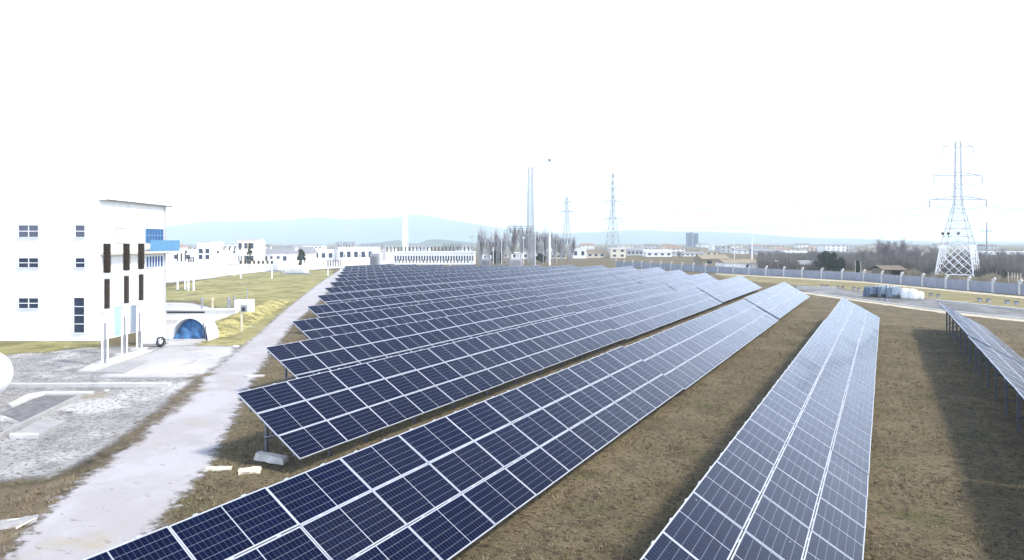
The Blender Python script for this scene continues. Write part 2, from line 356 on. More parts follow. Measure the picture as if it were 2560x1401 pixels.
# ------------------------------------------------------------------ solar tables
TILT = R(30); CT, ST = math.cos(TILT), math.sin(TILT)
ZHI = CAM_H-4.555
Qs = Matrix(((CT, 0, ST), (0, 1, 0), (-ST, 0, CT)))                 # local x runs down the slope
def panel_meshes():
    fr, dp, th = .023, .035, .006
    x, y = GW/2, GL/2
    g = MB(); g.boxb(-x+fr, x-fr, -y+fr, y-fr, -.012, -.004)
    f = MB()
    f.boxb(-x, -x+fr, -y, y, -dp, 0); f.boxb(x-fr, x, -y, y, -dp, 0)
    f.boxb(-x+fr, x-fr, -y, -y+fr, -dp, -.0005); f.boxb(-x+fr, x-fr, y-fr, y, -dp, -.0005)
    for yy in (-y*.5, y*.5): f.boxb(-x-.018, -x+.012, yy-.045, yy+.045, -.02, .014)      # clamps
    gm_ = g.mesh('solar_panel', [M_CELL, M_BACK]); fm = f.mesh('panel_frame', M_ALU)
    gm_.polygons[0].material_index = 1
    b = MB(); b.v = list(g.v); b.f = list(g.f); b.m = list(g.m); b.m[0] = 1
    o = len(b.v); b.v += f.v; b.f += [tuple(i+o for i in q) for q in f.f]; b.m += [2]*len(f.f)
    return gm_, fm, b.mesh('solar_panel', [M_CELL, M_BACK, M_ALU])
ME_GLASS, ME_FRAME, ME_BOTH = panel_meshes()
ORD = ['first', 'second', 'third', 'fourth', 'fifth', 'sixth', 'seventh', 'eighth', 'ninth', 'tenth', 'eleventh', 'twelfth', 'thirteenth', 'fourteenth', 'fifteenth', 'sixteenth']

def solar_table(X, Y0, ncol, dz, label, detail):
    T = thing('solar_table', label, 'solar table', (X, Y0, 0), 0, 'tilted solar tables in parallel rows')
    zt = ZHI+dz; L = ncol*PL
    def on(sl_, y, off): # point at sl_ metres down the slope, off metres under the glass
        return Vector((sl_*CT - off*ST, y, zt - sl_*ST - off*CT))
    for c in range(ncol):
        wob = random.gauss(0, .0035)
        for j in range(3):
            p = on((j+.5)*PW, (c+.5)*PL, 0)
            o = bpy.data.objects.new('solar_panel', ME_GLASS if detail > 1 else ME_BOTH); COL.objects.link(o); o.parent = T
            p += Qs @ Vector((random.gauss(0, .002), random.gauss(0, .002), random.gauss(0, .003)))
            o.matrix_local = Matrix.Translation(p) @ (Qs @ Matrix.Rotation(wob+random.gauss(0, .004), 3, 'Y') @ Matrix.Rotation(random.gauss(0, .005), 3, 'X') @ Matrix.Rotation(random.gauss(0, .0008), 3, 'Z')).to_4x4()
            if detail > 1:
                f = bpy.data.objects.new('panel_frame', ME_FRAME); COL.objects.link(f); f.parent = o
    # purlins under the panels, rafters, rear and front posts
    for s_ in (.28, .78, 1.35, 1.85, 2.40, 2.90) if detail else (.4, 1.6, 2.8):
        MB().box(on(s_, L/2, .065), (.05, L+.06, .05), M=Qs).build('rail', M_GALV, T)
    npst = max(2, int(round(L/2.8))+1)
    for k in range(npst):
        y = .72 + (L-1.44)*k/(npst-1)
        MB().box(on(1.575, y, .125), (3.0, .05, .07), M=Qs).build('rafter', M_GALV, T)
        for s_ in (.55, 2.6):
            q = on(s_, y+.06+(.9 if s_ > 2 and k == 0 else 0), .12)
            MB().boxb(q.x-.05, q.x+.05, q.y-.035, q.y+.035, -.05, q.z).build('post', M_GALV, T)
        a, b_ = on(.55, y-.01, .15), on(2.0, y-.01, .15)
        if detail: MB().bar((a.x, y-.01, .55), (b_.x, y-.01, b_.z), .045).build('brace', M_GALV, T)
    return T
# row x of the high edge, start y, end y, break positions (column numbers)
rows = [
    (3.62, 5.0, 58.0, [9, 18]),
    (-3.07, 12.155-3*PL, 62.8, [19]),
    (-10.05, 6.50-2*PL, 82.3, [13, 28]),
    (-17.10, 13.25, 93.8, [14, 29]),
    (-23.40, 19.60, 101.2, [15, 30]),
    (-29.75, 26.75, 109.2, [15, 30]),
    (-35.95, 33.75, 119.0, [16, 31]),
    (-42.45, 41.0, 122., [15, 30]),
    (-48.8, 48.1, 122.5, [14, 29]),
    (-54.9, 54.9, 122., [14, 28]),
    (-61.0, 61.8, 120., [14, 28]),
    (-67.1, 68.5, 117., [20]),
    (-73.2, 75.3, 114., [20]),
    (-79.2, 82.0, 111., [20]),
    (-85.0, 88.4, 109., [20]),
    (-90.5, 94.4, 107., [20]),
]
rowname = ['right edge row seen from behind', 'row second from the right edge', 'foreground row crossing the bottom edge'] + \
          ['%s row behind the foreground row' % ORD[k] for k in range(13)]
for k, (X, y0, y1, br) in enumerate(rows):
    n = int(round((y1-y0)/PL)); cuts = [0] + [b for b in br if b < n-2] + [n]
    det = 2 if k < 6 else (1 if k < 9 else 0)
    nt_ = len(cuts)-1
    for s in range(nt_):
        pos = {1: ['whole'], 2: ['near', 'far'], 3: ['near', 'middle', 'far']}[nt_][s]
        extra = ''
        if k >= 3 and s == 0: extra = ', beside the pale path'
        elif s == nt_-1 and k < 3: extra = ', ending before the service road'
        lab = '%s solar table of the %s%s' % (pos, rowname[k], extra)
        solar_table(X + (.012 if s % 2 else 0), y0 + cuts[s]*PL + s*.12, cuts[s+1]-cuts[s], (-.08 if s % 2 else 0) + random.uniform(-.012, .012), lab, det)

# small pieces at the near end of the first row behind the foreground
def rough_block(name, label, c, d, rz, m, cat, tilt=0):
    b = MB(); nx, ny = 7, 4; x, y, z = d
    import itertools
    vs = []; idx = {}
    for k in range(2):
        for j in range(ny):
            for i in range(nx):
                ed = 1 if (i in (0, nx-1) or j in (0, ny-1)) else 0
                vs.append(((i/(nx-1)-.5)*x + random.uniform(-.02, .02)*(1+ed), (j/(ny-1)-.5)*y + random.uniform(-.02, .02)*(1+ed), (k-.0)*z*(1-.12*ed*k) + (random.uniform(-.015, .015) if k else 0)))
    def id_(i, j, k): return k*nx*ny + j*nx + i
    fs = []
    for j in range(ny-1):
        for i in range(nx-1): fs.append((id_(i, j, 1), id_(i+1, j, 1), id_(i+1, j+1, 1), id_(i, j+1, 1)))
    for i in range(nx-1):
        fs.append((id_(i, 0, 0), id_(i+1, 0, 0), id_(i+1, 0, 1), id_(i, 0, 1))); fs.append((id_(i+1, ny-1, 0), id_(i, ny-1, 0), id_(i, ny-1, 1), id_(i+1, ny-1, 1)))
    for j in range(ny-1):
        fs.append((id_(0, j+1, 0), id_(0, j, 0), id_(0, j, 1), id_(0, j+1, 1))); fs.append((id_(nx-1, j, 0), id_(nx-1, j+1, 0), id_(nx-1, j+1, 1), id_(nx-1, j, 1)))
    o = b.add(vs, fs).build(name, m, None, c, rz); o.rotation_euler = (0, tilt, rz)
    return tag(o, label, cat)
p = at(678, 1158); rough_block('concrete_block', 'broken whitish concrete block under the raised end of a solar table', (p.x, p.y, .06), (.95, .30, .22), YAWZ-.22, M_CONCW, 'block', R(6))
p = at(545, 1175); rough_block('stone_slab', 'long thin cream slab lying on bare soil left of the broken block', (p.x, p.y, .0), (.75, .24, .07), YAWZ, M_STONE, 'slab')
p = at(625, 1180); rough_block('stone_slab', 'greenish cream slab, wider and nearer the broken block', (p.x, p.y, .0), (.60, .40, .08), YAWZ+.3, M_STONE, 'slab')
p = at(635, 942); rough_block('stone_slab', 'pale flat slab at the path edge under the second table end', (p.x, p.y, .0), (.9, .35, .06), YAWZ, M_CONCW, 'slab')
p = at(40, 1310); rough_block('stone_slab', 'flat grey broken slab in the bottom left corner dirt', (p.x, p.y, .0), (.8, .45, .07), YAWZ+.5, M_CONC, 'slab')

# ------------------------------------------------------------------ power station building at the left
def frame_at(px, py): p = at(px, py); return Vector((p.x, p.y, 0))
BD = 44.0                                             # distance of its front face
corner = atd(247, BD); 
bl = thing('plant_building', 'white three storey plant building with flat roof and blue balcony beside the gravel yard', 'building', corner, YAWZ)
BW, BDp, BH = 17.0, 8.4, 9.45                         # local x: -BW..0, y: 0..BDp (away), z
def px_x(px): return (px-CX)/FPX*BD - (247-CX)/FPX*BD
def zz(py): return hz(py, BD)
wl = MB(); wl.boxb(-BW, 0, 0, BDp, -.1, BH); wl.build('wall', M_WHITE, bl)
rf = MB(); rf.boxb(-BW-.02, .30, -.02, BDp+.45, BH, BH+.12).build('roof', M_WHITE2, bl)
MB().boxb(.301, .33, .3, BDp+.47, BH-.01, BH+.05).build('roof_edge', M_DARK, bl)
def window(x0, x1, z0, z1, cols, rows_, side=False, glass=M_GLASS, y0=0., y1=0., bars=.05, name='window', parent=None, framem=None):
    """frame proud of the wall with a recessed pane behind; side=True puts it on the right-hand face between y0 and y1"""
    f = MB(); g = MB(); fm = framem or M_WHITE2
    def B(mb, a0, a1, c0, c1, d0, d1):
        if side: mb.boxb(d0, d1, a0, a1, c0, c1)
        else: mb.boxb(a0, a1, -d1, -d0, c0, c1)
    a0, a1 = (y0, y1) if side else (x0, x1)
    B(g, a0, a1, z0, z1, .005, .02)
    t = .05
    B(f, a0-t, a0, z0-t, z1+t, .004, .07); B(f, a1, a1+t, z0-t, z1+t, .004, .07)
    B(f, a0, a1, z0-t, z0, .004, .09); B(f, a0, a1, z1, z1+t, .004, .07)
    for k in range(1, cols): a = a0+(a1-a0)*k/cols; B(f, a-bars/2, a+bars/2, z0, z1, .02, .05)
    for k in range(1, rows_): c = z0+(z1-z0)*k/rows_; B(f, a0, a1, c-bars/2, c+bars/2, .022, .052)
    w_ = g.build(name, glass, parent or bl); f.build('window_frame', fm, w_)
    return w_
for (a, b_, c, d, nc, nr) in [(48, 97, 564, 593, 2, 2), (48, 97, 646, 669, 2, 2), (48, 97, 746, 771, 2, 2), (190, 213, 564, 593, 1, 2), (190, 213, 646, 669, 1, 2), (186, 212, 745, 832, 1, 4), (-110, -60, 564, 593, 2, 2), (-110, -60, 646, 669, 2, 2), (-110, -60, 746, 771, 2, 2)]:
    window(px_x(a), px_x(b_), zz(d), zz(c), nc, nr)
# right-hand face: position along y from the picture column
LAT = (247-CX)/FPX*BD
def ypx(px): return LAT*FPX/(px-CX) - BD
def zside(px, py): return hz(py, BD+ypx(px))
window(0, 0, zside(300, 606), zside(300, 571), 1, 1, True, M_WHITE2, ypx(291), ypx(309), name='door', framem=M_GREYR)
window(0, 0, zside(386, 604), zside(386, 574), 6, 2, True, M_BLUEGL, ypx(364), ypx(406), bars=.07, framem=M_BLUE)
window(0, 0, zside(386, 668), zside(386, 641), 6, 1, True, M_BLUEGL, ypx(364), ypx(406), bars=.09)
window(0, 0, .05, 2.1, 1, 1, True, M_DOOR, ypx(284), ypx(303), name='door', framem=M_WHITE2)
window(0, 0, .05, 2.0, 1, 1, True, M_DOOR2, ypx(326), ypx(338), name='door', framem=M_GREYR)
zb = zside(330, 630)
bal = MB(); bal.boxb(.001, .62, .15, BDp+1.1, zb-.14, zb).build('balcony', M_CREAM, bl)
bp = MB(); y_0 = ypx(362); bp.boxb(.58, .615, y_0-.3, BDp+1.1, zb+.004, zb+.85); bp.boxb(-.3, .58, BDp+1.065, BDp+1.1, zb+.004, zb+.85)
bp.build('balcony_railing', M_BLUE, bl)
dp = MB(); dp.tube((.06, BDp-.08, 0), (.06, BDp-.08, BH), .045, n=8); dp.build('downpipe', M_GREYR, bl)
# roof lamp arm and lightning rods
# faint overhead cable, upper left
a = atd(-260, 30, hz(300, 30)); b_ = atd(156, 46, BH+1.0); cb = MB(); prev = None
for k in range(25):
    t = k/24; q = a.lerp(b_, t); q.z -= 1.3*4*t*(1-t)*.25
    if prev is not None: cb.tube(prev, q, .012, n=5)
    prev = q
tag(cb.build('overhead_cable', M_DSTEEL), 'thin overhead cable slanting down from the upper left to the plant building roof', 'cable')
# white cabinet and bench by the building corner
c0 = frame_at(383, 862)
cab = thing('equipment_cabinet', 'white equipment cabinet on a low plinth at the plant building corner', 'cabinet', c0, YAWZ)
MB().boxb(-.6, .6, -.35, .35, .12, 1.75).build('cabinet_body', M_WHITE2, cab); MB().boxb(-.75, .75, -.5, .45, 0, .12).build('plinth', M_CONC, cab)
MB().boxb(-.55, -.02, -.372, -.352, .2, 1.65).build('door', M_WHITE2, cab); MB().boxb(.02, .55, -.372, -.352, .2, 1.65).build('door', M_WHITE2, cab)
tr = thing('coiled_cable', 'black coil of cable on the ground at the plant building corner', 'cable coil', frame_at(402, 868), YAWZ)
cc = MB(); rc = random.Random(5); prev = Vector((0, 0, .1)); ang = 0
for k in range(70):
    ang += rc.uniform(.35, .75); r_ = rc.uniform(.14, .30)
    q = Vector((r_*math.cos(ang)*1.1, rc.uniform(-.14, .14), .32+r_*math.sin(ang)*1.15)); cc.tube(prev, q, .018, n=5); prev = q
cc.build('coil', M_RUBBER, tr)

# ------------------------------------------------------------------ three tall insulator columns
def ribbed(mb, z0, z1, r, n, c=(0, 0)):
    prof = [(r*.72, z0)]; 
    for k in range(n):
        a = z0+(z1-z0)*k/n; h = (z1-z0)/n
        prof += [(r*.74, a+.06*h), (r, a+.34*h), (r*.97, a+.48*h), (r*.74, a+.72*h)]
    prof += [(r*.72, z1)]
    mb.lathe(prof, 18, (c[0], c[1], 0))
def insulator_column(px, py, label):
    p = frame_at(px, py)
    T = thing('insulator_column', label, 'insulator', p, YAWZ, 'tall brown insulators on white posts')
    MB().boxb(-.35, .35, -.35, .35, -.02, .14).build('plinth', M_CONCW, T)
    MB().tube((-.13, 0, .14), (-.13, 0, 2.9), .055, n=10).build('post', M_WHITE2, T)
    MB().tube((.15, 0, .14), (.15, 0, 2.9), .045, n=10).build('post', M_WHITE2, T)
    MB().boxb(-.02, .04, -.03, .03, .14, 2.3).build('conduit', M_DSTEEL, T)
    MB().boxb(-.26, .30, -.16, .16, 2.9, 3.02).build('head_plate', M_WHITE2, T)
    c = (.12, 0)
    for (z0, z1, r) in ((3.06, 4.64, .17), (4.98, 6.54, .225)):
        m_ = MB(); ribbed(m_, z0, z1, r, 22, c); m_.build('insulator', M_BROWN, T, smooth=True)
    f = MB(); f.lathe([(.11, 3.02), (.11, 3.06)], 16, (c[0], 0, 0)); f.lathe([(.11, 4.64), (.16, 4.70), (.16, 4.92), (.12, 4.98)], 16, (c[0], 0, 0)); f.lathe([(.13, 6.54), (.10, 6.62)], 16, (c[0], 0, 0))
    f.build('flange', M_WHITE2, T)
    return T
insulator_column(262, 915, 'brown ribbed insulator column nearest the white tank, leftmost of three')
insulator_column(311, 890, 'brown ribbed insulator column in the middle of three')
insulator_column(348, 876, 'brown ribbed insulator column nearest the balcony, rightmost of three')

# white tank at the left edge
p = frame_at(0, 1022)
tk = thing('white_tank', 'rounded white storage tank cut by the left picture edge', 'tank', p + RH*-1.05 + FH*.6, YAWZ)
b = MB(); n = 28; prof = []
for k in range(13):
    t = k/12*math.pi/2; prof.append((1.0*math.sin(t), 1.02*math.cos(t)))
pts = [(-4.0, 1.02)] + [(x, r) for x, r in [(q[0], q[1]) for q in prof]]
vs = []
for (x, r) in pts:
    for k in range(n):
        a = 2*math.pi*k/n; vs.append((x-.13, r*math.cos(a), 1.22+r*math.sin(a)))
fs = [(j*n+k, j*n+(k+1) % n, (j+1)*n+(k+1) % n, (j+1)*n+k) for j in range(len(pts)-1) for k in range(n)]
b.add(vs, fs).build('tank_shell', M_WHITE2, tk, smooth=True)
for x in (-.5, -3.0): MB().boxb(x-.14, x+.14, -.8, .8, 0, .48).build('saddle', M_CONCW, tk)

# slabs and pit covers in the gravel yard
def slab(name, label, poly, h, m, cat='slab', z0=0.):
    P = [Vector(p) for p in poly]; n = len(P); b = MB()
    b.add([(p.x, p.y, z0) for p in P] + [(p.x, p.y, z0+h) for p in P], [tuple(range(n, 2*n))] + [(k, (k+1) % n, n+(k+1) % n, n+k) for k in range(n)])
    return tag(b.build(name, m), label, cat)
slab('cover_slab', 'smooth grey concrete cover slab with a white front edge in the gravel yard', px_poly([(25, 1092), (96, 1094), (168, 1053), (98, 1053)]), .06, M_CONC)
slab('slab_lip', 'thin white lip stone along the front of the grey cover slab', px_poly([(22, 1097), (95, 1097), (98, 1091), (26, 1090)]), .11, M_CONCW, 'kerb stone')
slab('pit_cover', 'dark grey gravel pit with pale rim behind the cover slab', px_poly([(0, 1035), (55, 1010), (100, 990), (198, 988), (150, 1012), (60, 1058)]), .02, M_CONCD, 'pit', .004)
slab('white_border', 'white concrete rim along the back of the gravel pit', px_poly([(20, 1016), (70, 990), (110, 984), (235, 984), (230, 990), (112, 990), (80, 1000), (30, 1022)]), .10, M_CONCW, 'kerb stone', .004)
slab('concrete_strip', 'low white concrete plinth strip under the insulator columns', px_poly([(195, 932), (232, 932), (380, 880), (352, 878), (235, 912)]), .10, M_CONCW, 'plinth', .004)
slab('trench_cover', 'grey concrete trench cover right of the insulator plinth', px_poly([(232, 935), (310, 935), (370, 905), (310, 908)]), .09, M_CONC, 'trench cover', .004)
def pebble(px, py, r, label):
    b = MB(); n = 9; prof = [(r*.5, 0), (r, r*.25), (r*.8, r*.6), (r*.3, r*.75)]
    b.lathe(prof, n); b.v = [(x*random.uniform(.8, 1.25), y*random.uniform(.8, 1.25), z) for x, y, z in b.v]
    return tag(b.build('stone', M_CONCW, None, frame_at(px, py), random.uniform(0, 6)), label, 'stone')
pebble(176, 1030, .16, 'white lump of stone beside the pit kerb in the yard')
pebble(265, 980, .13, 'small white stone in front of the white concrete beam')
pebble(590, 870, .22, 'pale boulder at the grass edge where the apron meets the path')
st = MB(); st.tube(at(40, 1322, .05), at(88, 1296, .12), .025, .015, 6); st.tube(at(8, 1305, .05), at(72, 1292, .06), .02, .012, 6)
tag(st.build('dry_branch', M_STONE), 'pale dry branch lying on the dirt in the bottom left corner', 'branch')

# blue covered arch shelter, pole, low white wall
p = frame_at(474, 852)
sh = thing('arched_shelter', 'low white arched shelter with a blue tarpaulin front beside the grass', 'shelter', p, YAWZ)
b = MB(); n = 16; ro, ri = 1.32, 1.22
vs = []
for y in (-.02, 1.5):
    for r_ in (ro, ri):
        for k in range(n+1):
            t = math.pi*k/n; vs.append((r_*math.cos(t)*1.0, y, r_*math.sin(t)*1.22))
def vi(y, r_, k): return (y*2+r_)*(n+1)+k
fs = []
for k in range(n):
    fs += [(vi(0,0,k), vi(0,0,k+1), vi(1,0,k+1), vi(1,0,k)), (vi(0,1,k+1), vi(0,1,k), vi(1,1,k), vi(1,1,k+1)), (vi(0,0,k+1), vi(0,0,k), vi(0,1,k), vi(0,1,k+1)), (vi(1,0,k), vi(1,0,k+1), vi(1,1,k+1), vi(1,1,k))]
b.add(vs, fs).build('shell', M_WHITE2, sh)
b = MB(); m_ = 10; pts = []
for j in range(m_+1):
    for k in range(m_*2+1):
        x = -1.17+2.3*k/(m_*2); zt = 1.22*math.sqrt(max(0, 1.22**2-(x*1.02)**2))*.97; z = zt*j/m_
        pts.append((x, .12+.10*math.sin(x*7+z*3)+.06*math.sin(z*9+x*4) + .5*(j/m_)**2, z))
fs = [(j*(2*m_+1)+k, j*(2*m_+1)+k+1, (j+1)*(2*m_+1)+k+1, (j+1)*(2*m_+1)+k) for j in range(m_) for k in range(2*m_)]
b.add(pts, fs).build('tarpaulin', M_TARP, sh, smooth=True)
MB().boxb(-1.25, 1.1, -.25, -.05, 0, .12).build('sill', M_CONCW, sh)
MB().boxb(.92, .97, -.06, 0, .0, 1.2).build('upright', M_GALV, sh); MB().boxb(1.06, 1.11, -.06, 0, .0, 1.0).build('upright', M_GALV, sh)
p = frame_at(604, 829); ps = thing('sign_post', 'cream post with a small dark notice box standing in the yellow grass', 'post', p, YAWZ)
MB().boxb(-.055, .055, -.055, .055, 0, 1.95).build('post', M_CREAM, ps); MB().boxb(-.02, .42, -.09, .02, 1.45, 1.95).build('notice_box', M_DSTEEL, ps); MB().boxb(.06, .30, -.13, -.09, 1.52, 1.80).build('box_door', M_DARK, ps)
# low white channel wall
kerb_d = 56
wlp = [atd(330, kerb_d), atd(600, kerb_d+1)]
lw = thing('channel_wall', 'low white concrete channel with a dark slot along it, right of the plant building', 'low wall', wlp[0], YAWZ)
Lw = (wlp[1]-wlp[0]).length
MB().boxb(0, Lw, 0, .5, 0, .82).build('wall', M_WHITE, lw); MB().boxb(3.0, Lw*.70, -.03, -.002, .58, .72).build('slot', M_DARK, lw)
MB().boxb(-.1, Lw+.1, -.12, .6, .82, .94).build('coping', M_WHITE2, lw)
for k, (px, z0) in enumerate([(505, .94), (531, .94), (571, .94)]):
    q = atd(px, kerb_d+.2, .94)
    o = MB(); o.tube((0, 0, 0), (0, 0, .75), .10, .08, 8); o.tube((0, 0, .75), (0, 0, .95), .16, .10, 8); o.build('valve_post', M_DSTEEL if k != 1 else M_BEIGE, None, q)
    ob = bpy.data.objects[-1] if False else None
for o, l in zip([o for o in COL.objects if o.name.startswith('valve_post')], ['grey valve post on the channel wall nearest the plant building', 'beige valve post on the channel wall, middle of three', 'grey valve post on the channel wall nearest the sign post']):
    tag(o, l, 'valve post', 'valve posts on the channel wall')
pu = thing('pump_unit', 'white pump housing with pipes behind the sign post', 'pump', atd(611, kerb_d+2), YAWZ)
MB().boxb(-.7, .7, -.5, .5, .0, 1.55).build('housing', M_WHITE2, pu); b = MB(); b.tube((-.9, 0, .2), (-.9, 0, 1.9), .09, n=8); b.tube((-1.25, 0, .2), (-1.25, 0, 1.6), .09, n=8); b.build('pipe', M_DSTEEL, pu); MB().tube((.25, 0, 1.55), (.25, 0, 2.5), .05, n=8).build('vent', M_DSTEEL, pu)
# grassy bund between channel and path
bd = MB(); A0, A1 = at(505, 846), at(700, 752); A0.z = A1.z = 0
dirv = (A1-A0).normalized(); nv = Vector((-dirv.y, dirv.x, 0)); Lb = (A1-A0).length; NX, NY = 60, 14
vs = []
for i in range(NX+1):
    for j in range(NY+1):
        t, s = i/NX, j/NY*2-1
        wd = 2.2*(1-.35*t); h = .62*(math.cos(math.pi*s/2)**1.5)*(math.sin(math.pi*min(1, max(0, t)))**.35 if 0 < t < 1 else 0)
        p = A0+dirv*(t*Lb)+nv*(s*wd); vs.append((p.x, p.y, -.03+h+.05*math.sin(i*1.7+j)*math.cos(j*2.1+i*.6)*(h > .05)))
fs = [(i*(NY+1)+j, (i+1)*(NY+1)+j, (i+1)*(NY+1)+j+1, i*(NY+1)+j+1) for i in range(NX) for j in range(NY)]
m_bund = ground_mat('sunlit_bund_grass', [(.40, .36, .14), ((.52, .47, .19), .5, .42, .6, None), ((.19, .18, .075), .7, .48, .60, None), ((.30, .25, .15), 1.8, .54, .66, None), ((.10, .10, .04), 3.4, .54, .64, None)], 6, 1.)  # brighter yellow than the field: sunlight on the slope painted into the grass
tag(bd.add(vs, fs).build('grass_bank', m_bund, smooth=True), kind='structure')

# ------------------------------------------------------------------ grey boundary wall on the right
WP = [Vector((-64, 171, 0)), Vector((-31.1, 145.1, 0)), Vector((-16.8, 136.1, 0)), Vector((-3.0, 127.3, 0)), Vector((7.7, 112.2, 0)), Vector((14.8, 103.1, 0)), Vector((25, 90, 0))]
bw = thing('boundary_wall', 'long grey concrete boundary wall with slanted white posts behind the service road', 'wall', (0, 0, 0))
acc = 0; posts = []
for a, c in zip(WP[:-1], WP[1:]):
    d = c-a; n = max(1, round(d.length/4.4)); u = d.normalized(); ang = math.atan2(u.y, u.x)
    for k in range(n):
        p0 = a + d*(k/n); p1 = a + d*((k+1)/n); mid = (p0+p1)/2; L = (p1-p0).length
        h = 1.42 + random.uniform(-.03, .03)
        MB().box((mid.x, mid.y, h/2-.05), (L-.30, .12, h+.1), ang).build('wall_panel', M_CONCG, bw)
        b = MB(); b.box((p0.x, p0.y, .78), (.30, .26, 1.66), ang)
        nrm = Vector((-u.y, u.x, 0)); t0 = Vector((p0.x, p0.y, 1.58)); b.box(t0 + Vector((u.x*.10, u.y*.10, .16)), (.46, .22, .30), M=Matrix.Rotation(ang, 3, 'Z') @ Matrix.Rotation(R(-35), 3, 'Y'))
        b.build('wall_post', M_CONCW, bw)

# paired dark marker stubs along the service road
stub = thing('marker_stub', 'small dark marker stub', 'marker stub', (0, 0, 0), 0, 'dark marker stubs along the service road')
MB().boxb(-.16, .16, -.16, .16, 0, .34).build('stub', M_DSTEEL, stub); MB().boxb(-.19, .19, -.19, .19, .34, .40).build('cap', M_DARK, stub)
spots = [(2055, 719), (2067, 720), (2094, 722), (2107, 723), (2134, 725.5), (2148, 727), (2202, 752), (2217, 753.5), (2328, 742), (2346, 744), (2449, 754), (2471, 756), (2518, 760), (2541, 763)]
nm = ['far left pair, left', 'far left pair, right', 'second pair from the left, left', 'second pair from the left, right', 'third pair, just left of the covered pallets, left', 'third pair, just left of the covered pallets, right', 'pair in front of the covered pallets, left', 'pair in front of the covered pallets, right', 'pair just right of the white sacks, left', 'pair just right of the white sacks, right', 'pair above the far end of the right edge table, left', 'pair above the far end of the right edge table, right', 'pair at the right picture edge, left', 'pair at the right picture edge, right']
for k, ((x, y), l) in enumerate(zip(spots, nm)):
    p = at(x, y); p.z = 0
    if k == 0: stub.location = p; stub.rotation_euler.z = YAWZ; stub['label'] = 'dark marker stub: ' + l
    else: dup(stub, p, YAWZ+random.uniform(-.3, .3), 'dark marker stub: ' + l)

# tarpaulin-covered pallets and white sacks
def covered_pallet(px, py, wd, h, m, label, name, cat, group):
    p = at(px, py); p.z = 0
    T = thing(name, label, cat, p, YAWZ+.12, group)
    b = MB(); 
    for x in (-.42, 0, .42): b.boxb(x*wd-.06, x*wd+.06, -.55, .55, 0, .10)
    b.boxb(-wd/2, wd/2, -.58, .58, .10, .14); b.build('pallet', M_WOOD, T)
    nu, nv_ = 14, 18; vs = []
    for j in range(nv_+1):
        y = (j/nv_-.5)*1.2
        for i in range(nu+1):
            t = math.pi*i/nu; r_ = .5+.035*math.sin(5*t+j*.9)+random.uniform(-.012, .012)
            c, s = math.cos(t), math.sin(t)
            x = math.copysign(abs(c)**.55, c)*r_*wd*.98; z = .14+(abs(s)**.5)*(r_/.5)*(h-.14)
            vs.append((x, y, z))
    fs = [(j*(nu+1)+i, j*(nu+1)+i+1, (j+1)*(nu+1)+i+1, (j+1)*(nu+1)+i) for j in range(nv_) for i in range(nu)]
    fs += [tuple(range(nu, -1, -1)), tuple(range(nv_*(nu+1), nv_*(nu+1)+nu+1))]
    b = MB(); b.add(vs, fs).build('cover', m, T, smooth=False)
    for yy in (-.3, .3):
        b = MB(); row = int((yy/1.2+.5)*nv_)*(nu+1)
        for k in range(nu): b.tube([c*1.015 for c in vs[row+k]], [c*1.015 for c in vs[row+k+1]], .012, n=4)
        b.build('strap', M_DARK, T)
    MB().boxb(-wd/2-.01, wd/2+.01, -.62, -.60, .02, .42).build('skirt', M_DARK, T)
    return T
g1 = 'blue covered pallets by the service road'
covered_pallet(2178, 743, 1.3, 1.25, M_TARPD, 'dark blue covered pallet load, leftmost by the service road', 'covered_pallet', 'pallet', g1)
covered_pallet(2207, 744, 1.3, 1.38, M_TARPL, 'pale blue covered pallet load, second from the left', 'covered_pallet', 'pallet', g1)
covered_pallet(2235, 746, 1.3, 1.35, M_TARPL, 'pale blue covered pallet load next to the white sacks', 'covered_pallet', 'pallet', g1)
p = at(2262, 747); p.z = 0
def sack(px, py, s, label):
    p = at(px, py); p.z = 0; b = MB()
    prof = [(.44, 0), (.52, .12), (.54, .55), (.50, .9), (.30, 1.02), (.16, 1.08)]
    b.lathe([(r_*s, z*s) for r_, z in prof], 14); b.v = [(x*(1+random.uniform(-.05, .05)), y*(1+random.uniform(-.05, .05)), z) for x, y, z in b.v]
    o = b.build('white_sack', M_WHITE, None, p, YAWZ, smooth=True); return tag(o, label, 'sack', 'white bulk sacks by the service road')
sack(2263, 747, 1.15, 'tall white bulk sack touching the blue covered pallets')
sack(2281, 748, 1.1, 'white bulk sack in the middle of the three')
sack(2299, 748, .85, 'small white bulk sack at the right end of the line')
pb = MB(); q = at(2040, 724); pb.box((q.x, q.y, .18), (5.5, .8, .36), YAWZ-.09); tag(pb.build('culvert_cover', M_CONC), 'dark edged flat concrete culvert cover at the end of the foreground row', 'culvert')

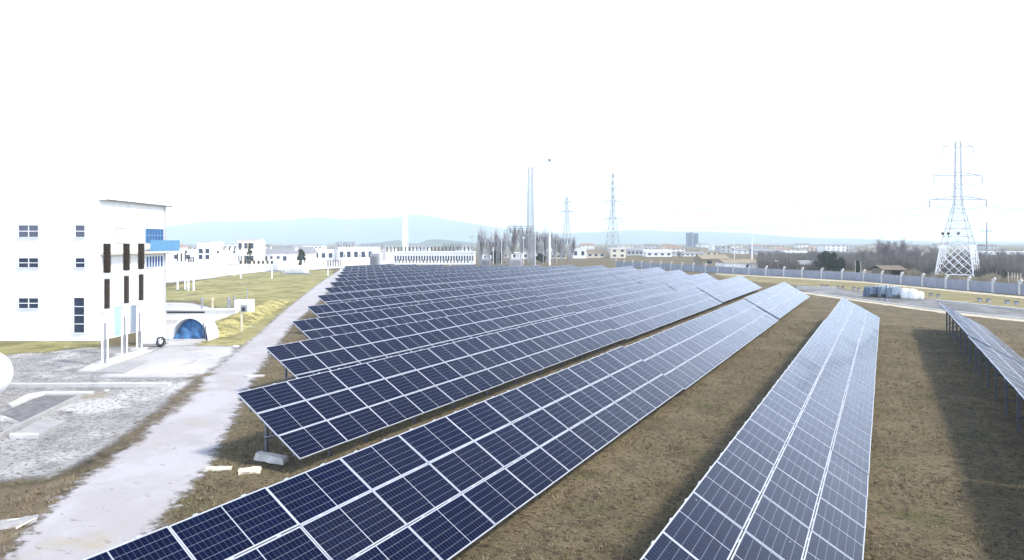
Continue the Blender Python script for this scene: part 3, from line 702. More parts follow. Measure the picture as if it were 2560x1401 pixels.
# ------------------------------------------------------------------ pylons and masts
def lattice(h, wb, wt, nsec, leg, brc, waist=None, n=4):
    b = MB(); lv = []
    for k in range(nsec+1):
        t = 1-(1-k/nsec)**1.0 if False else k/nsec
        if waist: wz, ww = waist; w_ = wb+(ww-wb)*(t/wz) if t < wz else ww+(wt-ww)*((t-wz)/(1-wz))
        else: w_ = wb+(wt-wb)*t
        z = h*t; lv.append([Vector((sx*w_/2, sy*w_/2, z)) for sx, sy in ((-1,-1),(1,-1),(1,1),(-1,1))])
    for k in range(nsec):
        for c in range(4):
            b.bar(lv[k][c], lv[k+1][c], leg)
            d = (c+1) % 4
            b.bar(lv[k][c], lv[k+1][d], brc); b.bar(lv[k][d], lv[k+1][c], brc)
            if k: b.bar(lv[k][c], lv[k][d], brc)
    return b, lv
def arm(z, span, hgt, wid, brc):
    b = MB()
    for s in (-1, 1):
        tip = Vector((s*span/2, 0, z+.05))
        for y in (-wid/2, wid/2):
            a, c = Vector((s*wid/2, y, z)), Vector((s*wid/2, y, z+hgt))
            b.bar(a, tip, brc); b.bar(c, tip, brc); n = 3
            for k in range(1, n+1):
                b.bar(a.lerp(tip, k/(n+1)), c.lerp(tip, (k-.5)/(n+1)), brc*.7)
    return b
# the big pylon on the right
PD = 122; p = atd(2395, PD)
py = thing('lattice_pylon', 'tall pale lattice pylon with splayed crossed legs behind the grey wall at the right', 'pylon', p, YAWZ+R(45)-.02)
Hp = hz(352, PD)
zl = hz(612, PD)
lo = MB(); hb, ht = 6.1, 4.5
def cw(z): return hb+(ht-hb)*z/zl if z < zl else ht+(1.15-ht)*((z-zl)/(hz(505, PD)-zl)) if z < hz(505, PD) else 1.15-.35*(z-hz(505, PD))/(Hp-hz(505, PD))
def ring(z): w_ = cw(z)/2; return [Vector((sx*w_, sy*w_, z)) for sx, sy in ((-1,-1),(1,-1),(1,1),(-1,1))]
r0, r1 = ring(.0), ring(zl)
for c in range(4):
    d = (c+1) % 4; lo.bar(r0[c], r1[c], .17)
    ra, rb_ = ring(.7), ring(zl)
    lo.bar(ra[c], ra[d], .15)
    N = 3
    for k in range(N):                                   # crossed lattice of many thin diagonals
        t0, t1 = k/N, (k+1)/N
        for off in range(-N, N):
            pass
    z0, z1 = .7, zl; nd = 4
    for k in range(-nd+1, nd):
        pts = []
        for sgn in (1, -1):
            # line in (u,v), v = u + k/nd over the unit face
            u0, u1 = max(0, -k/nd), min(1, 1-k/nd)
            P = []
            for u in (u0, u1):
                v = u+k/nd; z = z0+(z1-z0)*v; rr_ = ring(z); uu = u if sgn > 0 else 1-u
                P.append(rr_[c].lerp(rr_[d], uu))
            if (P[1]-P[0]).length > .6: lo.bar(P[0], P[1], .07)
lo.build('leg_section', M_STEEL, py)
up = MB(); zs = [zl + (Hp-zl)*k/13 for k in range(14)]
for k in range(13):
    A, B = ring(zs[k]), ring(zs[k+1])
    for c in range(4):
        d = (c+1) % 4; up.bar(A[c], B[c], .09); up.bar(A[c], B[d], .04); up.bar(A[d], B[c], .04); up.bar(B[c], B[d], .04)
up.build('mast_section', M_STEEL2, py)
for zpx, sp_ in ((500, 10.5), (440, 9.0), (368, 6.0)):
    z = hz(zpx, PD); a_ = arm(z, sp_, .7, cw(z), .07); o = a_.build('cross_arm', M_STEEL2, py); o.rotation_euler.z = -R(45)
    for s in (-1, 1):
        m_ = MB(); ribbed(m_, z-1.3, z, .085, 8, (0, 0)); q = Matrix.Rotation(-R(45), 3, 'Z') @ Vector((s*(sp_/2-.1), 0, 0)); m_.build('insulator', M_BROWN, py, (q.x, q.y, 0))
for px in (2357, 2371, 2396):
    q = atd(px, PD, 0)-p; q = Matrix.Rotation(-(YAWZ+R(45)-.02), 3, 'Z') @ q; m_ = MB(); m_.lathe([(.05, 0), (.26, .12), (.26, .4), (.05, .55)], 10); m_.build('insulator', M_BROWN, py, (q.x, q.y, hz(588, PD)))
for sx, sy in ((-1,-1),(1,-1),(1,1),(-1,1)): MB().boxb(sx*hb/2-.35, sx*hb/2+.35, sy*hb/2-.35, sy*hb/2+.35, -.1, .35).build('footing', M_CONCW, py)

def pylon(px, depth, ytop, wb, label, arms, m, rz=.6, leg=.14, wt=.7, waist=(.55, 1.3), name='lattice_pylon', nsec=12):
    h = hz(ytop, depth); T = thing(name, label, 'pylon' if 'pylon' in name else 'mast', atd(px, depth), YAWZ+rz)
    b, lv = lattice(h, wb, wt, nsec, leg, leg*.45, waist); b.build('lattice_body', m, T)
    for (zy, sp_) in arms:
        z = hz(zy, depth); o = arm(z, sp_, .8, wt*1.3, leg*.6).build('cross_arm', m, T); o.rotation_euler.z = -rz
        for s in (-1, 1):
            q = Matrix.Rotation(-rz, 3, 'Z') @ Vector((s*(sp_/2-.1), 0, 0)); MB().tube((q.x, q.y, z-1.6), (q.x, q.y, z), .10, n=6).build('insulator', M_BROWN, T)
    return T
pylon(1532, 300, 432, 5.4, 'slender dark lattice pylon standing tallest in the middle distance', [(472, 6.5), (505, 8.0), (548, 8.0)], M_DSTEEL, .5, .16)
pylon(1417, 340, 492, 4.8, 'smaller dark lattice pylon left of the tallest middle one', [(506, 5), (530, 6.5)], M_DSTEEL, .7, .20)
pylon(1326, 210, 416, 2.0, 'narrow straight lattice radio mast above the bare trees', [], M_DSTEEL, .3, .13, 1.2, None, 'lattice_mast', 26)
def wire(name, a, b, sag, label, r=.03):
    mb = MB(); prev = None
    for k in range(31):
        t = k/30; q = Vector(a).lerp(Vector(b), t); q.z -= sag*4*t*(1-t)
        if prev is not None: mb.tube(prev, q, r, n=4, cap=False)
        prev = q
    return tag(mb.build(name, M_DSTEEL), label, 'power line', 'power lines of the big pylon')
pc, qc = atd(2395, PD), atd(1532, 300)
for (zy, sp_, zq, sq, nm_) in ((500, 10.5, 548, 8., 'lowest'), (440, 9., 505, 8., 'middle'), (368, 6., 472, 6.5, 'top')):
    for sd, sn in ((-1, 'left'), (1, 'right')):
        a_ = pc + RH*(sd*(sp_/2-.1)); a_.z = hz(zy, PD)-1.3
        b_ = qc + RH*(sd*(sq/2-.1)); b_.z = hz(zq, 300)-1.6
        wire('power_line', a_, b_, 3.5, 'thin power line from the big pylon, %s %s arm, towards the middle pylon' % (nm_, sn))
        c_ = a_ + RH*62 + FH*-18; c_.z += 2
        wire('power_line', a_, c_, 2.0, 'thin power line from the big pylon, %s %s arm, leaving at the right edge' % (nm_, sn))
# floodlight mast
FD = 190; fp = thing('floodlight_mast', 'very tall thin floodlight mast with a flat lamp head', 'light mast', atd(1374, FD), YAWZ); fh = hz(404, FD)
MB().tube((0, 0, 0), (0, 0, fh), .30, .10, 10).build('pole', M_WHITE2, fp); MB().boxb(-1.9, 1.5, -.15, .15, fh-.05, fh+.16).build('lamp_bar', M_DSTEEL, fp); MB().lathe([(.2, fh+.16), (.55, fh+.4), (.4, fh+.75), (.1, fh+.85)], 10).build('lamp_cage', M_DSTEEL, fp)
# plain white pillar, slightly tapered
CD = 260; ch = tag(MB().lathe([(1.25, 0), (1.05, hz(560, CD)), (1.0, hz(543, CD))], 20).build('white_pillar', M_WHITE2, None, atd(1013, CD), smooth=True), 'plain white pillar rising in front of the blue hills', 'chimney')

# poles
def upole(px, depth, ytop, m, label, arms=(), r=.14, extra=None):
    T = thing('utility_pole', label, 'pole', atd(px, depth), YAWZ); h = hz(ytop, depth)
    MB().tube((0, 0, 0), (0, 0, h), r, r*.65, 8).build('pole', m, T)
    for (zy, sp_) in arms:
        z = hz(zy, depth); MB().boxb(-sp_/2, sp_/2, -.07, .07, z-.08, z+.08).build('cross_arm', m, T)
        for x in (-.45, .45): MB().tube((x*sp_, 0, z+.08), (x*sp_, 0, z+.34), .06, n=6).build('insulator', M_BROWN, T)
    return T
upole(1880, 165, 590, M_WHITE2, 'tall white pole standing before the tan roofed shed', (), .20)
upole(1836, 168, 600, M_WHITE2, 'thin white pole left of the tall white one', (), .09)
upole(1749, 240, 607, M_DSTEEL, 'dark utility pole with two cross arms right of the slate tower block', [(611, 2.2), (618, 2.8)], .2)
upole(2467, 150, 556, M_DSTEEL, 'grey utility pole with a cross arm right of the big pylon', [(578, 2.6)], .17)
upole(2138, 138, 652, M_CREAM, 'short pale stake pole before the small dark fir, left one', (), .06)
upole(2152, 138, 653, M_CREAM, 'short pale stake pole before the small dark fir, right one', (), .06)

for px, dpt, yt, m, l in [(1208, 196, 578, M_STEEL2, 'thin grey substation pole left of the left gantry'), (1233, 200, 570, M_WHITE2, 'thin white substation pole inside the left gantry'),
        (1254, 192, 580, M_WHITE2, 'thin white substation pole just right of the left gantry'), (1266, 205, 572, M_STEEL2, 'thin grey substation pole just left of the right gantry'),
        (1309, 196, 590, M_WHITE2, 'thin white substation pole under the right gantry'), (1338, 188, 560, M_WHITE2, 'thin white substation pole right of the radio mast'),
        (1358, 200, 584, M_STEEL2, 'thin grey substation pole left of the floodlight mast'), (1392, 200, 590, M_STEEL2, 'thin grey substation pole right of the floodlight mast'),
        (1180, 190, 588, M_STEEL2, 'thin grey substation pole at the right end of the switchgear hall')]:
    upole(px, dpt, yt, m, l, ((yt+5, 1.4),), .10)
# ------------------------------------------------------------------ vegetation
def bare_tree_mesh(seed, h, spread=.5, nb=6, upright=.7):
    rnd = random.Random(seed); tr_, cr = MB(), MB()
    def grow(p, d, L, r, lvl):
        b = tr_ if lvl == 0 else cr
        n = 6 if lvl == 0 else (4 if lvl == 1 else 2); q = p
        for k in range(n):
            d = (d + Vector((rnd.gauss(0, .10), rnd.gauss(0, .10), .10*upright))).normalized(); q2 = q + d*(L/n)
            b.tube(q, q2, r*(1-.6*k/n), r*(1-.6*(k+1)/n), 5 if lvl < 2 else 3, cap=False)
            if lvl < 4 and (lvl > 0 or k > 0):
                for _ in range(nb if lvl == 0 else (3 if lvl < 3 else 3)):
                    a = rnd.uniform(0, 6.283); t = rnd.uniform(.35, .9)*spread*2
                    s = Vector((math.cos(a)*t, math.sin(a)*t, upright+rnd.uniform(-.2, .3)))
                    grow(q.lerp(q2, rnd.random()), (d*.35+s).normalized(), L*(rnd.uniform(.38, .58) if lvl else rnd.uniform(.42, .72)), max(.010, r*.40), lvl+1)
            q = q2
    grow(Vector((0, 0, 0)), Vector((0, 0, 1)), h*.62, h*.016, 0)
    return tr_.mesh('trunk', M_BARK), cr.mesh('crown', M_TWIG)
BT = [bare_tree_mesh(11, 10, .40, 3, .9), bare_tree_mesh(23, 10, .62, 3, .55), bare_tree_mesh(31, 10, .5, 3, .75)]
def bare_tree(px, depth, ytop, kind, label, group, wide=1.0):
    h = hz(ytop, depth)/10.; T = thing('bare_tree', label, 'tree', atd(px, depth, -.05), random.uniform(0, 6), group)
    T.scale = (h*wide, h*wide, h); put('trunk', BT[kind][0], T); put('crown', BT[kind][1], T); return T
gl = 'bare winter trees around the gantries'
for px, dpt, yt, k, l in [(1203, 215, 585, 0, 'bare tree at the left end of the gantry trees'), (1222, 240, 592, 2, 'bare tree inside the left gantry frame'), (1243, 225, 588, 0, 'bare tree at the right post of the left gantry'), (1258, 260, 582, 1, 'bare tree between the two gantries'), (1283, 225, 576, 0, 'bare tree behind the left post of the right gantry'), (1303, 245, 572, 2, 'bare tree inside the right gantry frame'), (1322, 235, 580, 0, 'bare tree at the foot of the radio mast'), (1346, 250, 578, 1, 'bare tree between radio mast and floodlight mast'), (1362, 230, 584, 0, 'bare tree just left of the floodlight mast'), (1388, 240, 582, 2, 'bare tree just right of the floodlight mast'), (1405, 230, 596, 1, 'low bare tree left of the smaller pylon'), (1432, 260, 600, 0, 'low bare tree right of the smaller pylon')]:
    bare_tree(px, dpt, yt, k, l, gl, 1.0)
gr = 'bare winter trees behind the grey wall'
for px, dpt, yt, k, l in [(2190, 190, 606, 1, 'broad bare tree at the left of the clump behind the wall'), (2213, 175, 600, 2, 'tallest bare tree with a forked trunk behind the wall'), (2238, 200, 604, 1, 'bare tree in the middle of the clump, right of the forked one'), (2262, 195, 607, 0, 'slim bare tree in front of the white apartments'), (2282, 210, 612, 1, 'rightmost bare tree of the clump before the big pylon'), (2155, 200, 622, 2, 'low bare tree right of the dark evergreens'), (2345, 190, 614, 1, 'low bare tree behind the big pylon left leg'), (2500, 210, 622, 1, 'low bare tree right of the grey utility pole'), (1930, 210, 632, 2, 'low bare tree right of the tan shed roof'), (1700, 260, 628, 1, 'low bare tree left of the slate tower block')]:
    bare_tree(px, dpt, yt, k, l, gr, 1.5)

def leafy_mesh(seed, blobs, n, size):
    r_ = np.random.default_rng(seed); vs = []; fs = []
    B = np.array(blobs); wts = B[:, 3]**2; wts /= wts.sum()
    for k in range(n):
        b = B[r_.choice(len(B), p=wts)]; d = r_.normal(size=3); d /= np.linalg.norm(d)
        c = b[:3] + d*b[3]*(r_.random()**.33)*np.array([1, 1, b[4]])
        u = r_.normal(size=3); u /= np.linalg.norm(u); v = np.cross(u, r_.normal(size=3)); v /= np.linalg.norm(v); s = size*r_.uniform(.5, 1.3)
        o = len(vs); vs += [tuple(c-u*s), tuple(c+v*s*.5), tuple(c+u*s), tuple(c-v*s*.5)]; fs.append((o, o+1, o+2, o+3))
    b = MB(); b.add(vs, fs); return b
def evergreen(px, depth, ytop, wd, label, seed, cone=False):
    h = hz(ytop, depth); T = thing('evergreen_tree', label, 'tree', atd(px, depth), random.uniform(0, 6), 'dark evergreen trees and bushes')
    rnd = random.Random(seed); bl_ = []
    for k in range(26):
        t = rnd.random()**.8; a = rnd.uniform(0, 6.28); rr_ = (wd/2)*((1-t)*.9+.06 if cone else math.sqrt(max(.05, 1-(2*t-.9)**2)))*rnd.uniform(.3, .85)
        bl_.append((rr_*math.cos(a), rr_*math.sin(a), h*(.12+.80*t), wd*(.13 if not cone else .12)*rnd.uniform(.7, 1.3), 1.1))
    MB().tube((0, 0, 0), (0, 0, h*.8), .18, .05, 7).build('trunk', M_BARK, T)
    leafy_mesh(seed, bl_, 5200, .16).build('crown', M_FIR, T); return T
evergreen(2064, 150, 629, 4.6, 'large dark evergreen, broad crown, tallest behind the wall', 3)
evergreen(2085, 148, 631, 3.6, 'dark evergreen with a pointed top merging with the large one', 5, True)
evergreen(2101, 147, 645, 2.8, 'lower rounded dark evergreen at the right of the big ones', 6)
evergreen(2143, 142, 652, 2.1, 'small dark conical fir behind two pale stakes', 8, True)

# twiggy scrub behind the wall: nobody could count it
def scrub(name, area, n, hmin, hmax, m, seed):
    r_ = np.random.default_rng(seed); vs = []; fs = []
    for k in range(n):
        px, dpt = area(r_); p = atd(px, dpt); h = r_.uniform(hmin, hmax)*(.35+.75*abs(math.sin(px*.021+dpt*.05)*math.cos(px*.047-dpt*.03)))
        for q in range(3):
            a = r_.uniform(0, 6.28); lean = r_.uniform(.05, .45)*h; w_ = r_.uniform(.03, .09)
            o = len(vs); c, s = math.cos(a), math.sin(a); b0 = r_.normal(size=2)*.25
            x, y = p.x+b0[0], p.y+b0[1]
            vs += [(x-s*w_, y+c*w_, 0), (x+s*w_, y-c*w_, 0), (x+c*lean*.5+s*w_*.7, y+s*lean*.5-c*w_*.7, h*.6), (x+c*lean, y+s*lean, h), (x+c*lean*.5-s*w_*.7, y+s*lean*.5+c*w_*.7, h*.6)]
            fs += [(o, o+1, o+2, o+3, o+4)]
    b = MB(); b.add(vs, fs); return tag(b.build(name, m), {'scrub': 'grey brown twiggy winter scrub filling the land behind the grey wall', 'reeds': 'straw coloured dry reeds just behind the grey wall'}[name], name, kind='stuff')
def area1(r_):
    px = r_.uniform(1900, 2640); base = 104-(px-2300)*.07 if px > 2300 else 130
    return px, base + 24 + r_.random()**1.5*110
scrub('scrub', area1, 30000, 1.2, 4.2, M_SCRUB, 4)
M_REED = mat('straw_reeds', (.34, .29, .20), .95, noise=.2, scale=.3)
def area2(r_):
    px = r_.uniform(2260, 2640); return px, (122-(px-2300)*.10) + r_.uniform(3, 14)
scrub('reeds', area2, 2600, .5, 1.5, M_REED, 9)
vine = MB().tube((0, 0, 0), (0, 0, 1.9), .045, .04, 6).mesh('stake', M_CREAM)
for k, px in enumerate([2521, 2530, 2537, 2544, 2552]):
    o = put('garden_stake', vine, None, atd(px, 103-k*.6)); tag(o, 'pale upright garden stake just behind the grey wall at the right edge', 'stake', 'pale stakes behind the wall')

# ------------------------------------------------------------------ houses and other buildings
def house(px, depth, wpx, ytop, label, wm, rm, roof='gable', wins=4, floors=1, dp_=8., name='house', cat='house', ridge=.32, group=None, rz=0., ybase=None):
    w_ = wpx/FPX*depth; H = hz(ytop, depth)
    T = thing(name, label, cat, atd(px, depth), YAWZ+rz, group)
    rh = 0 if roof == 'flat' else min(H*ridge, 2.6); hw = H-rh
    MB().boxb(-w_/2, w_/2, 0, dp_, -.1, hw).build('wall', wm, T)
    if roof == 'gable':
        b = MB(); e = .35; vs = [(-w_/2-e, -e, hw-.05), (w_/2+e, -e, hw-.05), (w_/2+e, dp_+e, hw-.05), (-w_/2-e, dp_+e, hw-.05), (-w_/2-e, dp_/2, H), (w_/2+e, dp_/2, H)]
        b.add(vs, [(0,1,5,4), (2,3,4,5), (0,4,3), (1,2,5), (3,2,1,0)]).build('roof', rm, T)
    elif roof == 'hip':
        b = MB(); e = .35; ins = min(w_*.28, dp_*.5); vs = [(-w_/2-e, -e, hw-.05), (w_/2+e, -e, hw-.05), (w_/2+e, dp_+e, hw-.05), (-w_/2-e, dp_+e, hw-.05), (-w_/2+ins, dp_/2, H), (w_/2-ins, dp_/2, H)]
        b.add(vs, [(0,1,5,4), (2,3,4,5), (0,4,3), (1,2,5), (3,2,1,0)]).build('roof', rm, T)
    else:
        MB().boxb(-w_/2-.2, w_/2+.2, -.2, dp_+.2, hw, hw+.25).build('roof', rm, T)
    for fl in range(floors):
        z0 = hw*(fl+.32)/floors; z1 = hw*(fl+.74)/floors
        for k in range(wins):
            x = -w_/2 + w_*(k+.5)/wins; ww = min(.62, w_/wins*.27)
            MB().boxb(x-ww, x+ww, -.05, -.003, z0, z1).build('window', M_GLASS, T)
    return T
# middle distance, left of centre (substation side)
house(510, 175, 34, 606, 'small white block with a flat roof above the channel wall', M_WHITE, M_GREYR, 'flat', 2, 1)
house(615, 190, 44, 600, 'cream stepped block with dark openings left of the long insulator row', M_CREAM, M_GREYR, 'flat', 3, 2)
house(680, 200, 80, 622, 'long white shed with a grey gable roof behind the insulator row', M_WHITE, M_RGREY, 'gable', 5)
house(755, 185, 30, 618, 'small cream kiosk with a dark doorway between the sheds', M_CREAM, M_RGREY, 'gable', 1)
house(800, 230, 70, 626, 'low white flat building behind the far end of the path', M_WHITE, M_WHITE2, 'flat', 4)
house(890, 220, 90, 620, 'white flat building left of the dark transformer', M_WHITE, M_WHITE2, 'flat', 5)
house(455, 210, 60, 626, 'low white block just right of the blue balcony', M_WHITE, M_WHITE2, 'flat', 2)
sw = house(1085, 196, 200, 632, 'long white switchgear hall with a row of dark slots behind the last solar rows', M_WHITE, M_WHITE2, 'flat', 30, 1, 9, 'switchgear_hall', 'building')
# row of post insulators standing on the hall roof
def insul_row(px0, px1, n, depth, zt_px, zb_px, label, name='insulator_row', r=.16, m=None, beam=True, cat='insulators'):
    T = thing(name, label, cat, atd((px0+px1)/2, depth), YAWZ); w_ = (px1-px0)/FPX*depth; z0, z1 = hz(zb_px, depth), hz(zt_px, depth)
    for k in range(n):
        x = -w_/2+w_*k/(n-1); b = MB(); ribbed(b, z0, z1, r*random.uniform(.85, 1.15), 5, (x, 0)); b.build('insulator', m or M_BROWN, T)
    if beam:
        MB().boxb(-w_/2-.3, w_/2+.3, -.15, .15, z0-.25, z0).build('beam', M_WHITE2, T)
        for k in range(max(2, n//4)):
            x = -w_/2+w_*k/(max(2, n//4)-1); MB().boxb(x-.09, x+.09, -.09, .09, 0, z0-.25).build('post', M_WHITE2, T)
    return T
insul_row(968, 1180, 24, 212, 617, 630, 'long row of dark post insulators on a white beam above the switchgear hall', r=.22)
insul_row(602, 680, 8, 120, 652, 660, 'row of eight small dark insulators on a white beam beyond the grass', r=.24)
insul_row(444, 463, 3, 92, 633, 654, 'three tall dark insulators on a white frame right of the blue balcony', r=.12)
insul_row(471, 484, 4, 90, 642, 656, 'four shorter dark insulators beside the taller three', r=.09)
insul_row(820, 852, 6, 128, 649, 667, 'six dark brown insulators beside the far end of the path', r=.11)
# transformers
def transformer(px, depth, wpx, ytop, label, m, bush=3):
    T = thing('transformer', label, 'transformer', atd(px, depth), YAWZ); w_ = wpx/FPX*depth; H = hz(ytop, depth)
    MB().boxb(-w_/2, w_/2, -1., 1., .35, H).build('tank', m, T); MB().boxb(-w_/2-.8, w_/2+.8, -1.4, 1.4, 0, .22).build('base', M_DSTEEL, T)
    b = MB()
    for k in range(8): x = -w_/2*.8+w_*.8*k/7; b.boxb(x-.05, x+.05, -1.45, -1.02, .6, H*.85)
    b.build('radiator', m, T)
    for k in range(bush): x = -w_/2*.6+w_*.6*2*k/max(1, bush-1)/1.0 if bush > 1 else 0; bb = MB(); ribbed(bb, H, H+1.1, .16, 7, (min(x, w_/2), 0)); bb.build('bushing', M_WHITE2, T)
    return T
transformer(742, 136, 52, 664, 'white transformer on a dark base frame at the end of the grass', M_WHITE2)
transformer(937, 150, 20, 634, 'dark grey transformer with cooling fins behind the last rows', M_DSTEEL, 2)
# gantries
def gantry(px0, px1, depth, ytop, label, n=3):
    T = thing('bus_gantry', label, 'gantry', atd((px0+px1)/2, depth), YAWZ); w_ = (px1-px0)/FPX*depth; h = hz(ytop, depth)
    for k in range(n):
        x = -w_/2+w_*k/(n-1); b, _ = lattice(h, .9, .5, 10, .11, .05); b.build('post', M_DSTEEL if px0 > 1100 else M_STEEL2, T, (x, 0, 0))
    b = MB()
    for y in (-.3, .3):
        for z in (h-.6, h): b.bar((-w_/2-.6, y, z), (w_/2+.6, y, z), .10)
    for k in range(16):
        x0, x1 = -w_/2+w_*k/16, -w_/2+w_*(k+1)/16
        for y in (-.3, .3): b.bar((x0, y, h-.6 if k % 2 else h), (x1, y, h if k % 2 else h-.6), .06)
    b.build('beam', M_DSTEEL, T)
    for k in range(n*2):
        x = -w_/2+w_*(k+.5)/(n*2); MB().tube((x, 0, h-2.0), (x, 0, h-.6), .13, n=6).build('insulator', M_BROWN, T)
    return T
gantry(1197, 1245, 190, 600, 'lower grey lattice bus gantry at the left of the bare trees', 3)
gantry(1272, 1332, 185, 566, 'higher lattice bus gantry in front of the bare trees', 3)
gantry(1335, 1368, 215, 588, 'bus gantry between the radio mast and the floodlight mast', 3)
gantry(1385, 1425, 225, 596, 'low bus gantry right of the floodlight mast', 3)
gantry(1236, 1262, 230, 598, 'small narrow bus gantry between the two larger ones', 2)
insul_row(425, 585, 5, 130, 627, 634, 'five small dark insulators spaced along a high white beam beyond the channel wall', r=.22)
insul_row(862, 925, 6, 190, 636, 644, 'six small insulators on a white beam left of the dark transformer', r=.2)
insul_row(990, 1170, 22, 170, 650, 658, 'low row of many dark insulators just behind the last solar row', r=.17)
insul_row(560, 600, 4, 170, 618, 626, 'four small insulators on a tall white frame right of the flat block', r=.22)
gantry(640, 672, 210, 612, 'pale bus gantry behind the long white shed', 2)
gantry(842, 884, 230, 606, 'pale bus gantry above the far end of the path', 3)
gantry(905, 960, 240, 610, 'wide pale bus gantry behind the dark transformer', 3)
gantry(700, 730, 220, 616, 'small pale bus gantry right of the long white shed', 2)
gantry(1110, 1150, 240, 610, 'pale bus gantry behind the right end of the switchgear hall', 3)
transformer(1215, 175, 24, 648, 'dark low transformer under the left gantry', M_DSTEEL, 2)
transformer(1290, 172, 30, 646, 'grey transformer under the right gantry', M_GREYR, 3)
transformer(690, 150, 22, 648, 'small white transformer left of the larger white one', M_WHITE2, 2)
evergreen(624, 180, 602, 2.2, 'slim olive conifer beside the cream stepped block', 21, True)
evergreen(752, 178, 622, 2.6, 'rounded olive bush before the cream kiosk', 22)
evergreen(1240, 205, 628, 5.0, 'dark rounded bush at the foot of the left gantry', 23)
evergreen(1352, 205, 634, 4.0, 'dark rounded bush left of the floodlight mast', 24)
for (px, d, wpx, yt, wm, rm, rt, wn_, fl, l) in [
 (1218, 265, 30, 636, M_WHITE, M_RGREY, 'gable', 2, 1, 'white shed with grey roof behind the left gantry'),
 (1256, 280, 34, 630, M_CREAM, M_RTILE, 'gable', 2, 1, 'cream house with brown roof between the two gantries'),
 (1300, 262, 44, 634, M_WHITE, M_WHITE2, 'flat', 3, 1, 'white flat building behind the right gantry'),
 (1345, 290, 36, 628, M_WHITE, M_RGREY, 'hip', 2, 2, 'white house with hipped roof right of the radio mast'),
 (1396, 270, 40, 632, M_CREAM, M_RGREY, 'gable', 3, 1, 'cream house with grey roof between floodlight mast and smaller pylon'),
 (1245, 520, 30, 616, M_GREYR, M_RRED, 'hip', 3, 2, 'far grey house with a red roof above the left gantry'),
 (1370, 480, 34, 616, M_WHITE, M_RRED, 'hip', 3, 2, 'far white house with a red roof behind the floodlight mast'),
 (1160, 420, 40, 618, M_WHITE, M_RGREY, 'hip', 3, 2, 'far white house behind the right end of the switchgear hall'),
 (1050, 460, 44, 616, M_WHITE, M_RGREY, 'gable', 4, 2, 'far white house right of the white pillar'),
 (960, 430, 50, 617, M_CREAM, M_RGREY, 'gable', 4, 2, 'far cream house left of the white pillar'),
 (870, 400, 46, 616, M_WHITE, M_RRED, 'hip', 4, 2, 'far white house with red roof above the flat white building'),
 (780, 420, 50, 615, M_WHITE, M_RGREY, 'flat', 5, 2, 'far white flat block right of the cream kiosk'),
 (720, 380, 40, 613, M_CREAM, M_RGREY, 'hip', 3, 2, 'far cream house behind the long white shed'),
 (645, 420, 40, 610, M_WHITE, M_RRED, 'hip', 3, 2, 'far white house with red roof right of the cream stepped block'),
 (570, 400, 50, 612, M_WHITE, M_RGREY, 'flat', 4, 2, 'far white flat block left of the cream stepped block'),
 (500, 360, 40, 611, M_GREYR, M_RGREY, 'gable', 3, 2, 'far grey house above the small white block'),
 (430, 330, 30, 610, M_WHITE, M_RRED, 'hip', 3, 2, 'far white house with red roof beside the blue balcony')]:
    house(px, d, wpx, yt, l, wm, rm, rt, wn_, fl, dp_=10, group='houses behind the substation')
